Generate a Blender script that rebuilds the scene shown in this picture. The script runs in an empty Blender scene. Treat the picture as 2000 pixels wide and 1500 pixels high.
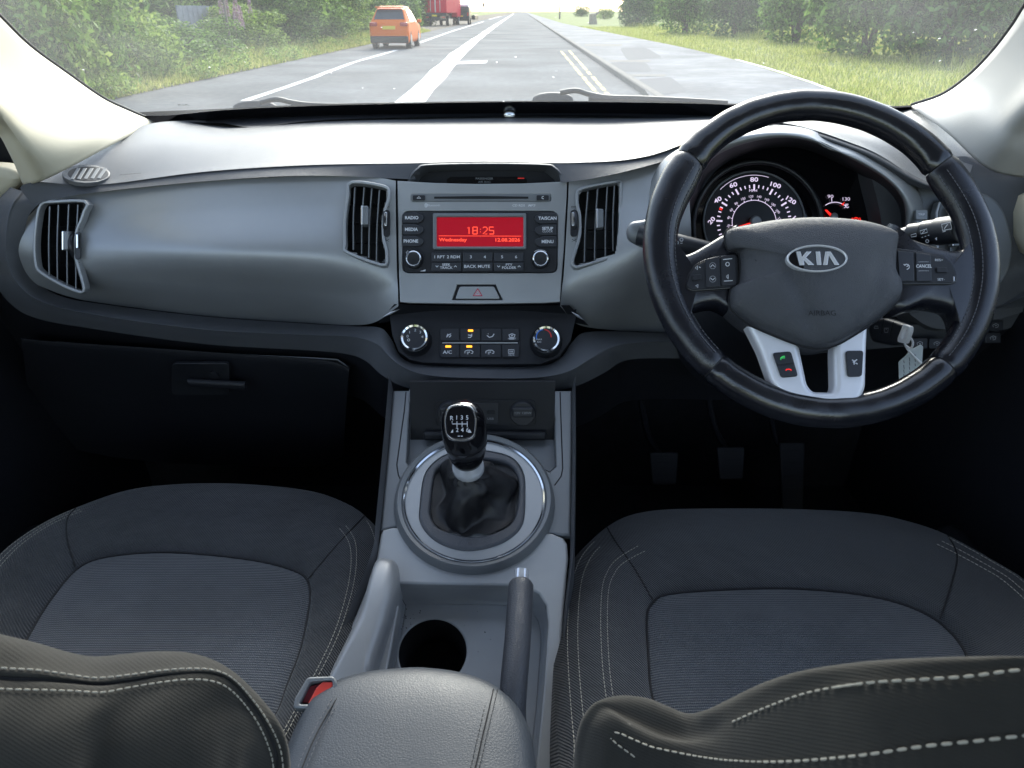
import bpy, bmesh, math, random
import numpy as np
from mathutils import Vector, Matrix, noise
random.seed(7); rng = np.random.default_rng(7)
scene = bpy.context.scene
COL = scene.collection
# ---------------------------------------------------------------- camera, world, sun, exposure
F = 1500.0
TH = math.atan(728 / F)
CAMP = Vector((0, 0, 1.4))
FW = Vector((0, math.cos(TH), -math.sin(TH))); UP = Vector((0, math.sin(TH), math.cos(TH)))
cd = bpy.data.cameras.new('camera'); cam = bpy.data.objects.new('camera', cd); COL.objects.link(cam)
cam.location = CAMP; cam.rotation_euler = (math.pi / 2 - TH, 0, 0)
cd.sensor_width = 36; cd.lens = 27; cd.clip_start = .02; cd.clip_end = 6000
cd.dof.use_dof = True; cd.dof.focus_distance = 1.0; cd.dof.aperture_fstop = 20
scene.camera = cam
world = bpy.data.worlds.new("World"); scene.world = world; world.use_nodes = True
SUN_EL, SUN_AZ = math.radians(33), math.radians(5)
wn = world.node_tree.nodes; wn.clear()
sky = wn.new('ShaderNodeTexSky'); sky.sky_type = 'NISHITA'; sky.sun_disc = False
sky.sun_elevation = SUN_EL; sky.sun_rotation = SUN_AZ
sky.air_density = 1.0; sky.dust_density = 2.0; sky.ozone_density = 1.0
bg = wn.new('ShaderNodeBackground'); bg.inputs['Strength'].default_value = .15
wo = wn.new('ShaderNodeOutputWorld')
hs = wn.new('ShaderNodeHueSaturation'); hs.inputs['Saturation'].default_value = .82
world.node_tree.links.new(sky.outputs[0], hs.inputs['Color']); world.node_tree.links.new(hs.outputs[0], bg.inputs[0]); world.node_tree.links.new(bg.outputs[0], wo.inputs[0])
sl = bpy.data.lights.new('sun', 'SUN'); sl.energy = 1.4; sl.angle = math.radians(26); sl.color = (1, .97, .93)
sun = bpy.data.objects.new('sun', sl); COL.objects.link(sun)
sd = Vector((math.sin(SUN_AZ) * math.cos(SUN_EL), math.cos(SUN_AZ) * math.cos(SUN_EL), math.sin(SUN_EL)))
sun.rotation_euler = sd.to_track_quat('Z', 'Y').to_euler()
vs = scene.view_settings
vs.view_transform = 'Standard'; vs.look = 'None'; vs.gamma = 1; vs.use_curve_mapping = False
vs.exposure = 1.75
scene.cycles.use_denoising = True
scene.cycles.max_bounces = 8; scene.cycles.diffuse_bounces = 4; scene.cycles.glossy_bounces = 3; scene.cycles.transparent_max_bounces = 12
scene.cycles.sample_clamp_indirect = 6
# ---------------------------------------------------------------- geometry of rays
def ray(px, py): return FW + Vector(((px - 1000) / F, 0, 0)) + UP * ((750 - py) / F)
def D(px, py, d): return CAMP + ray(px, py) * d
def PY(px, py, Y):
    r = ray(px, py); return CAMP + r * ((Y - CAMP.y) / r.y)
def PX(px, py, X):
    r = ray(px, py); return CAMP + r * ((X - CAMP.x) / r.x)
def PZ(px, py, Z):
    r = ray(px, py); return CAMP + r * ((Z - CAMP.z) / r.z)
def PP(px, py, p0, n):
    r = ray(px, py); return CAMP + r * ((p0 - CAMP).dot(n) / r.dot(n))
def proj(p):
    q = p - CAMP; d = q.dot(FW); return (1000 + F * q.x / d, 750 - F * q.dot(UP) / d)
class Frame:
    def __init__(s, o, x, y):
        s.o = Vector(o); s.x = Vector(x).normalized(); s.n = s.x.cross(Vector(y)).normalized(); s.y = s.n.cross(s.x)
        if s.n.dot(CAMP - s.o) < 0: s.n = -s.n; s.x = -s.x
        s.M = Matrix(((s.x.x, s.y.x, s.n.x, s.o.x), (s.x.y, s.y.y, s.n.y, s.o.y), (s.x.z, s.y.z, s.n.z, s.o.z), (0, 0, 0, 1)))
    def P(s, u, v, h=0): return s.o + s.x * u + s.y * v + s.n * h
    def px(s, px, py, h=0): return PP(px, py, s.o + s.n * h, s.n)
    def uv(s, px, py, h=0):
        q = s.px(px, py, h) - s.o; return (q.dot(s.x), q.dot(s.y))
    def scale(s, px=None, py=None):
        o = s.o if px is None else s.px(px, py)
        return (o - CAMP).dot(FW) / F      # metres per photo pixel
    def at(s, px, py, h=0): return Frame(s.px(px, py, h), s.x, s.y)
def frame3(a, b, c): return Frame(a, b - a, c - a)
def cr(pts, n=6, closed=False):
    P = [Vector(p) for p in pts]; out = []; N = len(P)
    rngk = range(N) if closed else range(N - 1)
    for i in rngk:
        p0 = P[(i - 1) % N] if closed or i > 0 else P[0] * 2 - P[1]
        p1 = P[i]; p2 = P[(i + 1) % N]
        p3 = P[(i + 2) % N] if closed or i < N - 2 else P[-1] * 2 - P[-2]
        for k in range(n):
            t = k / n; t2 = t * t; t3 = t2 * t
            out.append(.5 * ((2 * p1) + (p2 - p0) * t + (2 * p0 - 5 * p1 + 4 * p2 - p3) * t2 + (3 * p1 - p0 - 3 * p2 + p3) * t3))
    if not closed: out.append(P[-1])
    return out
def resample(P, n, closed=False):
    Q = list(P) + ([P[0]] if closed else [])
    L = [0]
    for a, b in zip(Q, Q[1:]): L.append(L[-1] + (b - a).length)
    out = []; j = 0; m = n if closed else n - 1
    for i in range(n):
        t = L[-1] * i / m
        while j < len(L) - 2 and L[j + 1] < t: j += 1
        s = (t - L[j]) / max(1e-9, L[j + 1] - L[j]); out.append(Q[j].lerp(Q[j + 1], min(1, max(0, s))))
    return out
def rnd(pts, r, n=5):
    P = [Vector(p) for p in pts]; out = []; N = len(P)
    for i in range(N):
        p = P[i]; a = P[i - 1] - p; b = P[(i + 1) % N] - p
        rr = min(r, a.length * .45, b.length * .45); A = p + a.normalized() * rr; B = p + b.normalized() * rr
        for k in range(n + 1):
            t = k / n; out.append(A * (1 - t) ** 2 + p * 2 * t * (1 - t) + B * t * t)
    return out
def rect(x0, y0, x1, y1): return [(x0, y0), (x1, y0), (x1, y1), (x0, y1)]
def rrect(x0, y0, x1, y1, r): return [tuple(v) for v in rnd(rect(x0, y0, x1, y1), r)]
def ell(cx, cy, a, b, n=48, t0=0, t1=360):
    full = abs(t1 - t0 - 360) < 1e-6
    return [(cx + a * math.cos(math.radians(t0 + (t1 - t0) * i / (n if full else n - 1))), cy + b * math.sin(math.radians(t0 + (t1 - t0) * i / (n if full else n - 1)))) for i in range(n)]
def inside(p, poly):
    x, y = p; c = False; n = len(poly); j = n - 1
    for i in range(n):
        xi, yi = poly[i][0], poly[i][1]; xj, yj = poly[j][0], poly[j][1]
        if (yi > y) != (yj > y) and x < (xj - xi) * (y - yi) / (yj - yi) + xi: c = not c
        j = i
    return c
# ---------------------------------------------------------------- objects
WL = {}
def tag(o, label=None, cat=None, group=None, kind=None):
    if label: o['label'] = label
    if cat: o['category'] = cat
    if group: o['group'] = group
    if kind: o['kind'] = kind
    return o
def link(o, loc, parent):
    COL.objects.link(o); WL[o.name] = Vector(loc)
    if parent is not None:
        o.parent = parent; o.location = Vector(loc) - WL[parent.name]
    else: o.location = Vector(loc)
    return o
def empty(name, loc, label=None, cat=None, group=None, kind=None, parent=None):
    o = bpy.data.objects.new(name, None); o.empty_display_size = .05; link(o, loc, parent)
    return tag(o, label, cat, group, kind)
def finish(me, angle=38):
    me.polygons.foreach_set('use_smooth', [True] * len(me.polygons))
    me.set_sharp_from_angle(angle=math.radians(angle))
def mk(name, V, Fc, m, parent=None, angle=38, wn=False, mats=None, fm=None, fix=False):
    V = [Vector(v) for v in V]
    c = sum(V, Vector()) / len(V)
    me = bpy.data.meshes.new(name); me.from_pydata([v - c for v in V], [], Fc); me.update()
    if fix:
        b = bmesh.new(); b.from_mesh(me); bmesh.ops.recalc_face_normals(b, faces=b.faces); b.to_mesh(me); b.free()
    me.materials.append(m)
    if mats:
        for k in mats: me.materials.append(k)
        me.polygons.foreach_set('material_index', fm)
    finish(me, angle)
    o = bpy.data.objects.new(name, me); link(o, c, parent)
    if wn: w = o.modifiers.new('n', 'WEIGHTED_NORMAL'); w.keep_sharp = True
    return o
def curve_mesh(loops, h0, h1, bev, bres):
    cu = bpy.data.curves.new('t', 'CURVE'); cu.dimensions = '2D'; cu.fill_mode = 'BOTH'
    for L in loops:
        sp = cu.splines.new('POLY'); sp.points.add(len(L) - 1)
        for i, p in enumerate(L): sp.points[i].co = (p[0], p[1], 0, 1)
        sp.use_cyclic_u = True
    th = (h1 - h0) / 2; bev = min(bev, th * .98)
    cu.extrude = max(1e-5, th - bev); cu.bevel_depth = bev; cu.bevel_resolution = bres; cu.offset = -bev
    ob = bpy.data.objects.new('t', cu); me = bpy.data.meshes.new_from_object(ob)
    bpy.data.objects.remove(ob); bpy.data.curves.remove(cu)
    return me, (h0 + h1) / 2
def plate(name, loops, fr, h0, h1, m, parent, bev=.0008, bres=2, px=True, smooth=True):
    """extruded outline (with holes) on a frame; loops in photo pixels or local metres"""
    if px: loops = [[fr.uv(p[0], p[1], h1) for p in L] for L in loops]
    c = Vector((sum(p[0] for p in loops[0]), sum(p[1] for p in loops[0]))) / len(loops[0])
    loops = [[(p[0] - c.x, p[1] - c.y) for p in L] for L in loops]
    me, mid = curve_mesh(loops, h0, h1, bev, bres)
    R = fr.M.to_3x3().to_4x4(); R[0][3] = R[1][3] = R[2][3] = 0
    me.transform(R); me.name = name
    me.materials.clear(); me.materials.append(m)
    finish(me, 50)
    o = bpy.data.objects.new(name, me); link(o, fr.P(c.x, c.y, mid), parent)
    w = o.modifiers.new('n', 'WEIGHTED_NORMAL'); w.keep_sharp = True
    return o
def ribbon(name, lines, fr, w, h, m, parent, th=.0003):
    """flat printed strokes: polylines in photo pixels, w in photo pixels, joined into one mark"""
    V = []; Fc = []
    for L in lines:
        P = [Vector(fr.uv(p[0], p[1], h)) for p in L]; hw = w * fr.scale(*L[0]) / 2; n = len(P); b = len(V)
        closed = (P[0] - P[-1]).length < 1e-6 and n > 2
        for i in range(n):
            a = P[i - 1] if i > 0 else (P[-2] if closed else P[0]); c = P[i + 1] if i < n - 1 else (P[1] if closed else P[-1])
            t = (c - a).normalized() if (c - a).length > 0 else Vector((1, 0)); q = Vector((-t.y, t.x)) * hw
            for s in (-1, 1): V.append(fr.P(P[i].x + q.x * s, P[i].y + q.y * s, h))
        for i in range(n - 1): Fc.append((b + 2 * i, b + 2 * i + 1, b + 2 * i + 3, b + 2 * i + 2))
    return mk(name, V, Fc, m, parent)
def dabs(name, polys, fr, h, m, parent):
    V = []; Fc = []
    for L in polys:
        b = len(V); V += [fr.px(p[0], p[1], h) for p in L]; Fc.append(tuple(range(b, len(V))))
    return mk(name, V, Fc, m, parent)
def text(s, fr, px, py, hp, m, parent, name='lettering', sx=1.15, rot=0, h=.0004, align='CENTER', bold=0.0, shear=0):
    cu = bpy.data.curves.new(name, 'FONT'); cu.body = s; cu.align_x = align; cu.align_y = 'CENTER'
    cu.size = hp * fr.scale(px, py) / .7; cu.offset = bold * cu.size; cu.shear = shear; cu.resolution_u = 3
    ob = bpy.data.objects.new(name, cu); me = bpy.data.meshes.new_from_object(ob)
    bpy.data.objects.remove(ob); bpy.data.curves.remove(cu)
    R = fr.M.to_3x3().to_4x4() @ Matrix.Rotation(math.radians(rot), 4, 'Z') @ Matrix.Diagonal((sx, 1, 1, 1))
    me.transform(R); me.name = name; me.materials.clear(); me.materials.append(m)
    o = bpy.data.objects.new(name, me); link(o, fr.px(px, py, h), parent)
    return o
def loft(name, rows, m, parent, nu=60, nv=6, closed=False, hole=None, thick=0, sm=True, jit=None, angle=45, pre=False):
    """surface through rows of 3-D points (Catmull-Rom both ways)"""
    R = [resample(cr(r, 8, closed) if not pre else r, nu, closed) for r in rows]
    cols = [cr([r[i] for r in R], nv) for i in range(nu)] if nv > 1 else [[r[i] for r in R] for i in range(nu)]
    nr = len(cols[0]); V = [cols[i][j] for i in range(nu) for j in range(nr)]; Fc = []
    if jit: V = [jit(v) for v in V]
    for i in range(nu if closed else nu - 1):
        for j in range(nr - 1):
            a = i * nr + j; b = ((i + 1) % nu) * nr + j; q = (a, b, b + 1, a + 1)
            if hole:
                c = proj(sum((V[k] for k in q), Vector()) / 4)
                if any(inside(c, H) for H in hole): continue
            Fc.append(q)
    o = mk(name, V, Fc, m, parent, angle)
    # make normals face the camera, then thicken away from it
    me = o.data; s = 0; w = WL[o.name]
    for p in me.polygons: s += 1 if p.normal.dot(CAMP - (p.center + w)) > 0 else -1
    if s < 0: me.flip_normals()
    if thick:
        k = o.modifiers.new('s', 'SOLIDIFY'); k.thickness = thick; k.offset = -1
    return o
def dome(name, outline, H, m, parent, center=None, rings=10, power=2.2, base=0, n=None, frame=None, jit=None, h0=0):
    """outline (3-D points, star shaped) closed by a domed skin of height H along n"""
    N = len(outline); c = center or sum(outline, Vector()) / N; n = n or frame.n
    V = []; Fc = []
    if base:
        V += [p - n * base for p in outline]
    k0 = len(V)
    for r in range(rings):
        s = 1 - r / rings; h = H * (1 - s ** power) ** (1 / power)
        for p in outline:
            q = c.lerp(p, s) + n * (h + h0)
            V.append(jit(q) if jit else q)
    V.append(c + n * (H + h0)); R = rings + (1 if base else 0)
    for r in range(R - 1):
        for i in range(N):
            a = r * N + i; b = r * N + (i + 1) % N; Fc.append((a, b, b + N, a + N))
    b0 = (R - 1) * N
    for i in range(N): Fc.append((b0 + i, b0 + (i + 1) % N, len(V) - 1))
    return mk(name, V, Fc, m, parent, 60, fix=True)
def tube(name, P, r, m, parent, n=10, closed=False, cap=True, flat=1.0, ref=None):
    P = [Vector(p) for p in P]; N = len(P); V = []; Fc = []; R = r if callable(r) else (lambda t: r)
    up = Vector(ref) if ref else Vector((0.13, .21, 1)).normalized()
    for i in range(N):
        a = P[(i - 1) % N] if closed or i > 0 else P[0]; b = P[(i + 1) % N] if closed or i < N - 1 else P[-1]
        t = (b - a).normalized(); x = t.cross(up); x = x.normalized() if x.length > 1e-4 else t.cross(Vector((1, 0, 0))).normalized(); y = x.cross(t)
        rr = R(i / max(1, N - 1))
        for k in range(n):
            A = 2 * math.pi * k / n; V.append(P[i] + x * math.cos(A) * rr + y * math.sin(A) * rr * flat)
    for i in range(N if closed else N - 1):
        for k in range(n):
            a = i * n + k; b = i * n + (k + 1) % n; c = ((i + 1) % N) * n; Fc.append((a, b, c + (k + 1) % n, c + k))
    if cap and not closed: Fc.append(tuple(range(n))[::-1]); Fc.append(tuple((N - 1) * n + k for k in range(n)))
    return mk(name, V, Fc, m, parent, 50, fix=True)
def lathe(name, fr, prof, m, parent, n=40, el=1.0, cap=True, angle=35):
    """prof: list of (radius, height along fr.n)"""
    V = []; Fc = []
    for r, h in prof:
        for k in range(n):
            A = 2 * math.pi * k / n; V.append(fr.P(r * math.cos(A), r * math.sin(A) * el, h))
    for i in range(len(prof) - 1):
        for k in range(n):
            a = i * n + k; b = i * n + (k + 1) % n; Fc.append((a, b, b + n, a + n))
    if cap: Fc.append(tuple((len(prof) - 1) * n + k for k in range(n)))
    return mk(name, V, Fc, m, parent, angle, fix=cap)
def box(name, c, s, m, parent, bev=.005, rot=None, seg=2):
    b = bmesh.new(); bmesh.ops.create_cube(b, size=1)
    for v in b.verts: v.co = Vector((v.co.x * s[0], v.co.y * s[1], v.co.z * s[2]))
    if bev: bmesh.ops.bevel(b, geom=b.edges[:], offset=bev, segments=seg, affect='EDGES', profile=.5)
    if rot is not None: bmesh.ops.transform(b, matrix=rot.to_4x4(), verts=b.verts)
    me = bpy.data.meshes.new(name); b.to_mesh(me); b.free(); me.materials.append(m); finish(me, 50)
    o = bpy.data.objects.new(name, me); link(o, c, parent)
    w = o.modifiers.new('n', 'WEIGHTED_NORMAL'); w.keep_sharp = True
    return o
def stitches(name, path, m, parent, step=.006, ln=.0042, r=.0006, off=None):
    """a run of thread stitches along a 3-D path: one part"""
    P = [Vector(p) for p in path]; tot = sum((b - a).length for a, b in zip(P, P[1:]))
    n = max(2, int(tot / step)); Q = resample(P, n * 2); V = []; Fc = []
    for i in range(n - 1):
        a = Q[2 * i]; b = Q[2 * i + 2]; d = (b - a); L = d.length
        if L < 1e-6: continue
        d /= L; e = a + d * min(ln, L * .8); x = d.cross(Vector((.1, .2, 1))).normalized(); y = x.cross(d); k0 = len(V)
        for s, rr in ((0, .45), (.2, 1), (.8, 1), (1, .45)):
            c = a.lerp(e, s)
            for k in range(5):
                A = 2 * math.pi * k / 5; V.append(c + (x * math.cos(A) + y * math.sin(A)) * r * rr)
        for j in range(3):
            for k in range(5): Fc.append((k0 + j * 5 + k, k0 + j * 5 + (k + 1) % 5, k0 + j * 5 + 5 + (k + 1) % 5, k0 + j * 5 + 5 + k))
        Fc.append(tuple(k0 + 15 + k for k in range(5))); Fc.append(tuple(k0 + k for k in range(5)))
    o = mk(name, V, Fc, m, parent, 60); o['kind'] = 'stuff'; return o
# ---------------------------------------------------------------- materials
def mat(name, col, rough=.5, metal=0, spec=.5, grain=None, var=None, coat=0, emit=None, es=1, aniso=0, wear=None, sheen=0):
    m = bpy.data.materials.new(name); m.use_nodes = True; nt = m.node_tree; N = nt.nodes; L = nt.links
    b = N['Principled BSDF']; b.inputs['Base Color'].default_value = (*col, 1); b.inputs['Roughness'].default_value = rough
    b.inputs['Metallic'].default_value = metal; b.inputs['Specular IOR Level'].default_value = spec
    b.inputs['Coat Weight'].default_value = coat; b.inputs['Coat Roughness'].default_value = .08
    if sheen: b.inputs['Sheen Weight'].default_value = sheen; b.inputs['Sheen Roughness'].default_value = .5
    if emit: b.inputs['Emission Color'].default_value = (*emit, 1); b.inputs['Emission Strength'].default_value = es
    tc = N.new('ShaderNodeNewGeometry')
    last = None
    for g in grain or []:
        kind, sc, dist = g[:3]
        if kind == 'leather':
            t = N.new('ShaderNodeTexVoronoi'); t.feature = 'DISTANCE_TO_EDGE'; t.inputs['Scale'].default_value = sc; out = t.outputs['Distance']
            r = N.new('ShaderNodeMapRange'); r.inputs['From Max'].default_value = .25; L.new(out, r.inputs[0]); out2 = r.outputs[0]
            L.new(tc.outputs['Position'], t.inputs['Vector'])
        elif kind == 'noise':
            t = N.new('ShaderNodeTexNoise'); t.inputs['Scale'].default_value = sc; t.inputs['Detail'].default_value = 3
            L.new(tc.outputs['Position'], t.inputs['Vector']); out2 = t.outputs['Fac']
        elif kind == 'rib':    # ribs along an axis: g[3] = axis vector
            mp = N.new('ShaderNodeVectorMath'); mp.operation = 'DOT_PRODUCT'; mp.inputs[1].default_value = g[3]
            L.new(tc.outputs['Position'], mp.inputs[0])
            mu = N.new('ShaderNodeMath'); mu.operation = 'MULTIPLY'; mu.inputs[1].default_value = sc * 6.283; L.new(mp.outputs['Value'], mu.inputs[0])
            si = N.new('ShaderNodeMath'); si.operation = 'SINE'; L.new(mu.outputs[0], si.inputs[0]); out2 = si.outputs[0]
        bm = N.new('ShaderNodeBump'); bm.inputs['Strength'].default_value = 1; bm.inputs['Distance'].default_value = dist
        L.new(out2, bm.inputs['Height'])
        if last: L.new(last.outputs[0], bm.inputs['Normal'])
        last = bm
    if last: L.new(last.outputs[0], b.inputs['Normal'])
    if var:    # (scale, amount): slow tonal variation / dust
        t = N.new('ShaderNodeTexNoise'); t.inputs['Scale'].default_value = var[0]; t.inputs['Detail'].default_value = 5; t.inputs['Roughness'].default_value = .65
        L.new(tc.outputs['Position'], t.inputs['Vector'])
        r = N.new('ShaderNodeMapRange'); r.inputs['From Min'].default_value = .3; r.inputs['From Max'].default_value = .7
        r.inputs['To Min'].default_value = 1 - var[1]; r.inputs['To Max'].default_value = 1 + var[1]; L.new(t.outputs['Fac'], r.inputs[0])
        mx = N.new('ShaderNodeVectorMath'); mx.operation = 'SCALE'; mx.inputs[0].default_value = col; L.new(r.outputs[0], mx.inputs['Scale'])
        L.new(mx.outputs[0], b.inputs['Base Color'])
        r2 = N.new('ShaderNodeMapRange'); r2.inputs['From Min'].default_value = .3; r2.inputs['From Max'].default_value = .7
        r2.inputs['To Min'].default_value = max(.02, rough - .07); r2.inputs['To Max'].default_value = min(1, rough + .07)
        L.new(t.outputs['Fac'], r2.inputs[0]); L.new(r2.outputs[0], b.inputs['Roughness'])
    if wear:   # (scale, threshold, colour): scuffs and specks
        t = N.new('ShaderNodeTexNoise'); t.inputs['Scale'].default_value = wear[0]; t.inputs['Detail'].default_value = 8; t.inputs['Roughness'].default_value = .75
        L.new(tc.outputs['Position'], t.inputs['Vector'])
        r = N.new('ShaderNodeMapRange'); r.inputs['From Min'].default_value = wear[1]; r.inputs['From Max'].default_value = wear[1] + .06; L.new(t.outputs['Fac'], r.inputs[0])
        mx = N.new('ShaderNodeMix'); mx.data_type = 'RGBA'; L.new(r.outputs[0], mx.inputs['Factor'])
        src = b.inputs['Base Color'].links[0].from_socket if b.inputs['Base Color'].is_linked else None
        if src: L.new(src, mx.inputs['A'])
        else: mx.inputs['A'].default_value = (*col, 1)
        mx.inputs['B'].default_value = (*wear[2], 1); L.new(mx.outputs['Result'], b.inputs['Base Color'])
    return m
M = {}
G1 = [('leather', 900, .00016)]
M['silver'] = mat('silver_grey_plastic', (.33, .34, .35), .44, .45, .5, [('noise', 3500, .00004), ('noise', 9, .0015)], (5, .07), wear=(420, .735, (.55, .55, .54)))
M['consilver'] = mat('console_silver_plastic', (.34, .35, .36), .42, .3, .5, [('noise', 3500, .00004), ('noise', 12, .001)], (8, .07), wear=(300, .73, (.2, .2, .2)))
M['silver_dark'] = mat('grey_plastic', (.17, .18, .19), .42, .25, .5, [('noise', 3500, .00004)], (5, .06))
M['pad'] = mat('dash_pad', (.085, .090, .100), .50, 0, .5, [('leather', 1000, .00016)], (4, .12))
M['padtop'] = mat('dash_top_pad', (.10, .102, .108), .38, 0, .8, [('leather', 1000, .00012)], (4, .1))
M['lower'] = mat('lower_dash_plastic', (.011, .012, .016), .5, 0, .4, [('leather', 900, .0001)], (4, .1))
M['black'] = mat('black_plastic', (.012, .013, .016), .38, 0, .5, None, (20, .1))
M['button'] = mat('button_black', (.022, .024, .03), .42, 0, .5, [('noise', 3000, .00003)])
M['gloss'] = mat('gloss_black', (.006, .006, .008), .07, 0, .5)
M['carpet'] = mat('carpet_black', (.018, .018, .020), .95, 0, .2, [('noise', 900, .0015)], (30, .3))
M['chrome'] = mat('chrome', (.75, .77, .8), .09, 1)
M['badge'] = mat('badge_chrome', (.86, .88, .92), .16, .55)
M['slatgrey'] = mat('pale_grey_plastic', (.22, .225, .23), .5, 0)
M['satin'] = mat('satin_silver', (.55, .56, .58), .3, .8)
M['spoke'] = mat('silver_painted_spoke', (.80, .80, .84), .38, .25, .5, [('noise', 2500, .00003)], (12, .04), wear=(60, .735, (.25, .24, .22)))
M['leather'] = mat('steering_leather', (.009, .010, .015), .25, 0, .7, [('leather', 700, .00005)], (25, .2), wear=(160, .665, (.12, .11, .09)))
M['leather_worn'] = mat('worn_shiny_leather', (.009, .010, .014), .2, 0, .7, [('noise', 500, .00015)], (18, .2), wear=(300, .68, (.2, .19, .17)))
M['airbag'] = mat('airbag_cover', (.045, .048, .056), .45, 0, .5, [('leather', 620, .00022)])
M['arm'] = mat('armrest_leather', (.034, .042, .054), .48, 0, .55, [('leather', 430, .00008)], (8, .10))
M['boot'] = mat('boot_leather', (.006, .006, .008), .46, 0, .6, [('leather', 700, .0001), ('noise', 30, .002)])
M['grip'] = mat('handbrake_leather', (.06, .064, .075), .38, 0, .6, [('leather', 430, .0002)])
M['fab'] = mat('seat_fabric_twill', (.027, .029, .033), .85, 0, .25, [('rib', 400, .00042, (.75, .65, .3)), ('noise', 16, .004)], (6, .28), sheen=.25, wear=(45, .72, (.07, .07, .07)))
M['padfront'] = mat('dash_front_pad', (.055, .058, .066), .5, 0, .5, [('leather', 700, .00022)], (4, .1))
M['fabin'] = mat('seat_fabric_ribbed', (.056, .061, .070), .85, 0, .25, [('rib', 300, .00036, (0, 1, .15)), ('rib', 520, .00022, (1, 0, 0)), ('noise', 14, .003)], (5, .28), sheen=.3)
M['fabnear'] = mat('near_backrest_fabric', (.030, .029, .026), .9, 0, .2, [('rib', 620, .00004, (.5, .75, .5)), ('noise', 1800, .0002), ('noise', 18, .0018)], (10, .3), sheen=.08, wear=(30, .66, (.12, .12, .11)))
M['thread'] = mat('pale_thread', (.36, .34, .29), .7)
M['thread_dark'] = mat('dark_thread', (.10, .10, .11), .7)
M['seam'] = mat('seam_black', (.008, .008, .010), .8)  # near-black for seam lines, slots, crumbs and dark lettering
M['cream'] = mat('cream_pillar_trim', (.52, .48, .37), .6, 0, .35, [('noise', 900, .0001)], (4, .04))
M['greytrim'] = mat('grey_pillar_trim', (.44, .43, .41), .6, 0, .35, [('noise', 900, .0001)], (4, .04))
M['rubber'] = mat('rubber_black', (.018, .018, .020), .7)
M['print'] = mat('white_print', (.62, .63, .66), .6)
M['printdim'] = mat('grey_print', (.30, .31, .33), .6)
M['redprint'] = mat('red_print', (.6, .03, .03), .5)
M['greenprint'] = mat('green_print', (.05, .55, .12), .5, emit=(.05, .6, .12), es=.15)
M['blueprint'] = mat('blue_print', (.05, .18, .6), .5)
M['lit'] = mat('lit_dial_print', (.6, .5, .65), .5, emit=(.85, .72, .95), es=.26)
M['litred'] = mat('lit_red_needle', (.6, .02, .02), .4, emit=(1, .02, .01), es=.32)
M['led'] = mat('amber_led', (.8, .3, .02), .4, emit=(1, .30, .02), es=.9)
M['screen'] = mat('red_lcd', (.06, .004, .01), .3, emit=(.55, .0, .014), es=.17)
M['screenlit'] = mat('red_lcd_digits', (.3, .02, .01), .4, emit=(1, .08, .04), es=.45)
M['redbelt'] = mat('red_release_button', (.60, .055, .04), .38, 0, .5)
M['redbeltdark'] = mat('dark_red_slot', (.14, .012, .02), .5)
M['paper'] = mat('paper_tag', (.5, .55, .56), .7)
M['white'] = mat('white_plastic', (.8, .8, .8), .4, emit=None)
M['hazardred'] = mat('hazard_red', (.45, .02, .05), .4)
M['pinkprint'] = mat('pale_pink_print', (.8, .5, .55), .5)
def part_of(o): return o
# ================================================================ OUTSIDE
YAW = math.atan(22 / F / 1.1)
ES = Vector((math.sin(YAW), math.cos(YAW), 0)); ET = Vector((math.cos(YAW), -math.sin(YAW), 0))
def T(s, t, z=0): return ES * s + ET * t + Vector((0, 0, z))
def GT(px, py, z=0):
    p = PZ(px, py, z); return (p.dot(ES), p.dot(ET))
def noisemat(name, stops, scale, rough=.9, bump=None, scale2=None, spec=.3):
    m = bpy.data.materials.new(name); m.use_nodes = True; N = m.node_tree.nodes; L = m.node_tree.links; b = N['Principled BSDF']
    g = N.new('ShaderNodeNewGeometry'); t = N.new('ShaderNodeTexNoise'); t.inputs['Scale'].default_value = scale; t.inputs['Detail'].default_value = 8; t.inputs['Roughness'].default_value = .7
    L.new(g.outputs['Position'], t.inputs['Vector']); r = N.new('ShaderNodeValToRGB'); L.new(t.outputs['Fac'], r.inputs[0])
    e = r.color_ramp.elements; e[0].position = .3; e[1].position = .72; e[0].color = (*stops[0], 1); e[1].color = (*stops[-1], 1)
    for i, c in enumerate(stops[1:-1]):
        k = e.new(.3 + .42 * (i + 1) / (len(stops) - 1)); k.color = (*c, 1)
    out = r.outputs[0]
    if scale2:
        t2 = N.new('ShaderNodeTexNoise'); t2.inputs['Scale'].default_value = scale2; t2.inputs['Detail'].default_value = 2; L.new(g.outputs['Position'], t2.inputs['Vector'])
        mr = N.new('ShaderNodeMapRange'); mr.inputs['From Min'].default_value = .3; mr.inputs['From Max'].default_value = .7; mr.inputs['To Min'].default_value = .75; mr.inputs['To Max'].default_value = 1.25; L.new(t2.outputs['Fac'], mr.inputs[0])
        mx = N.new('ShaderNodeVectorMath'); mx.operation = 'SCALE'; L.new(out, mx.inputs[0]); L.new(mr.outputs[0], mx.inputs['Scale']); out = mx.outputs[0]
    L.new(out, b.inputs['Base Color']); b.inputs['Roughness'].default_value = rough; b.inputs['Specular IOR Level'].default_value = spec
    if bump:
        bm = N.new('ShaderNodeBump'); bm.inputs['Distance'].default_value = bump; L.new(t.outputs['Fac'], bm.inputs['Height']); L.new(bm.outputs[0], b.inputs['Normal'])
    return m
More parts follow.
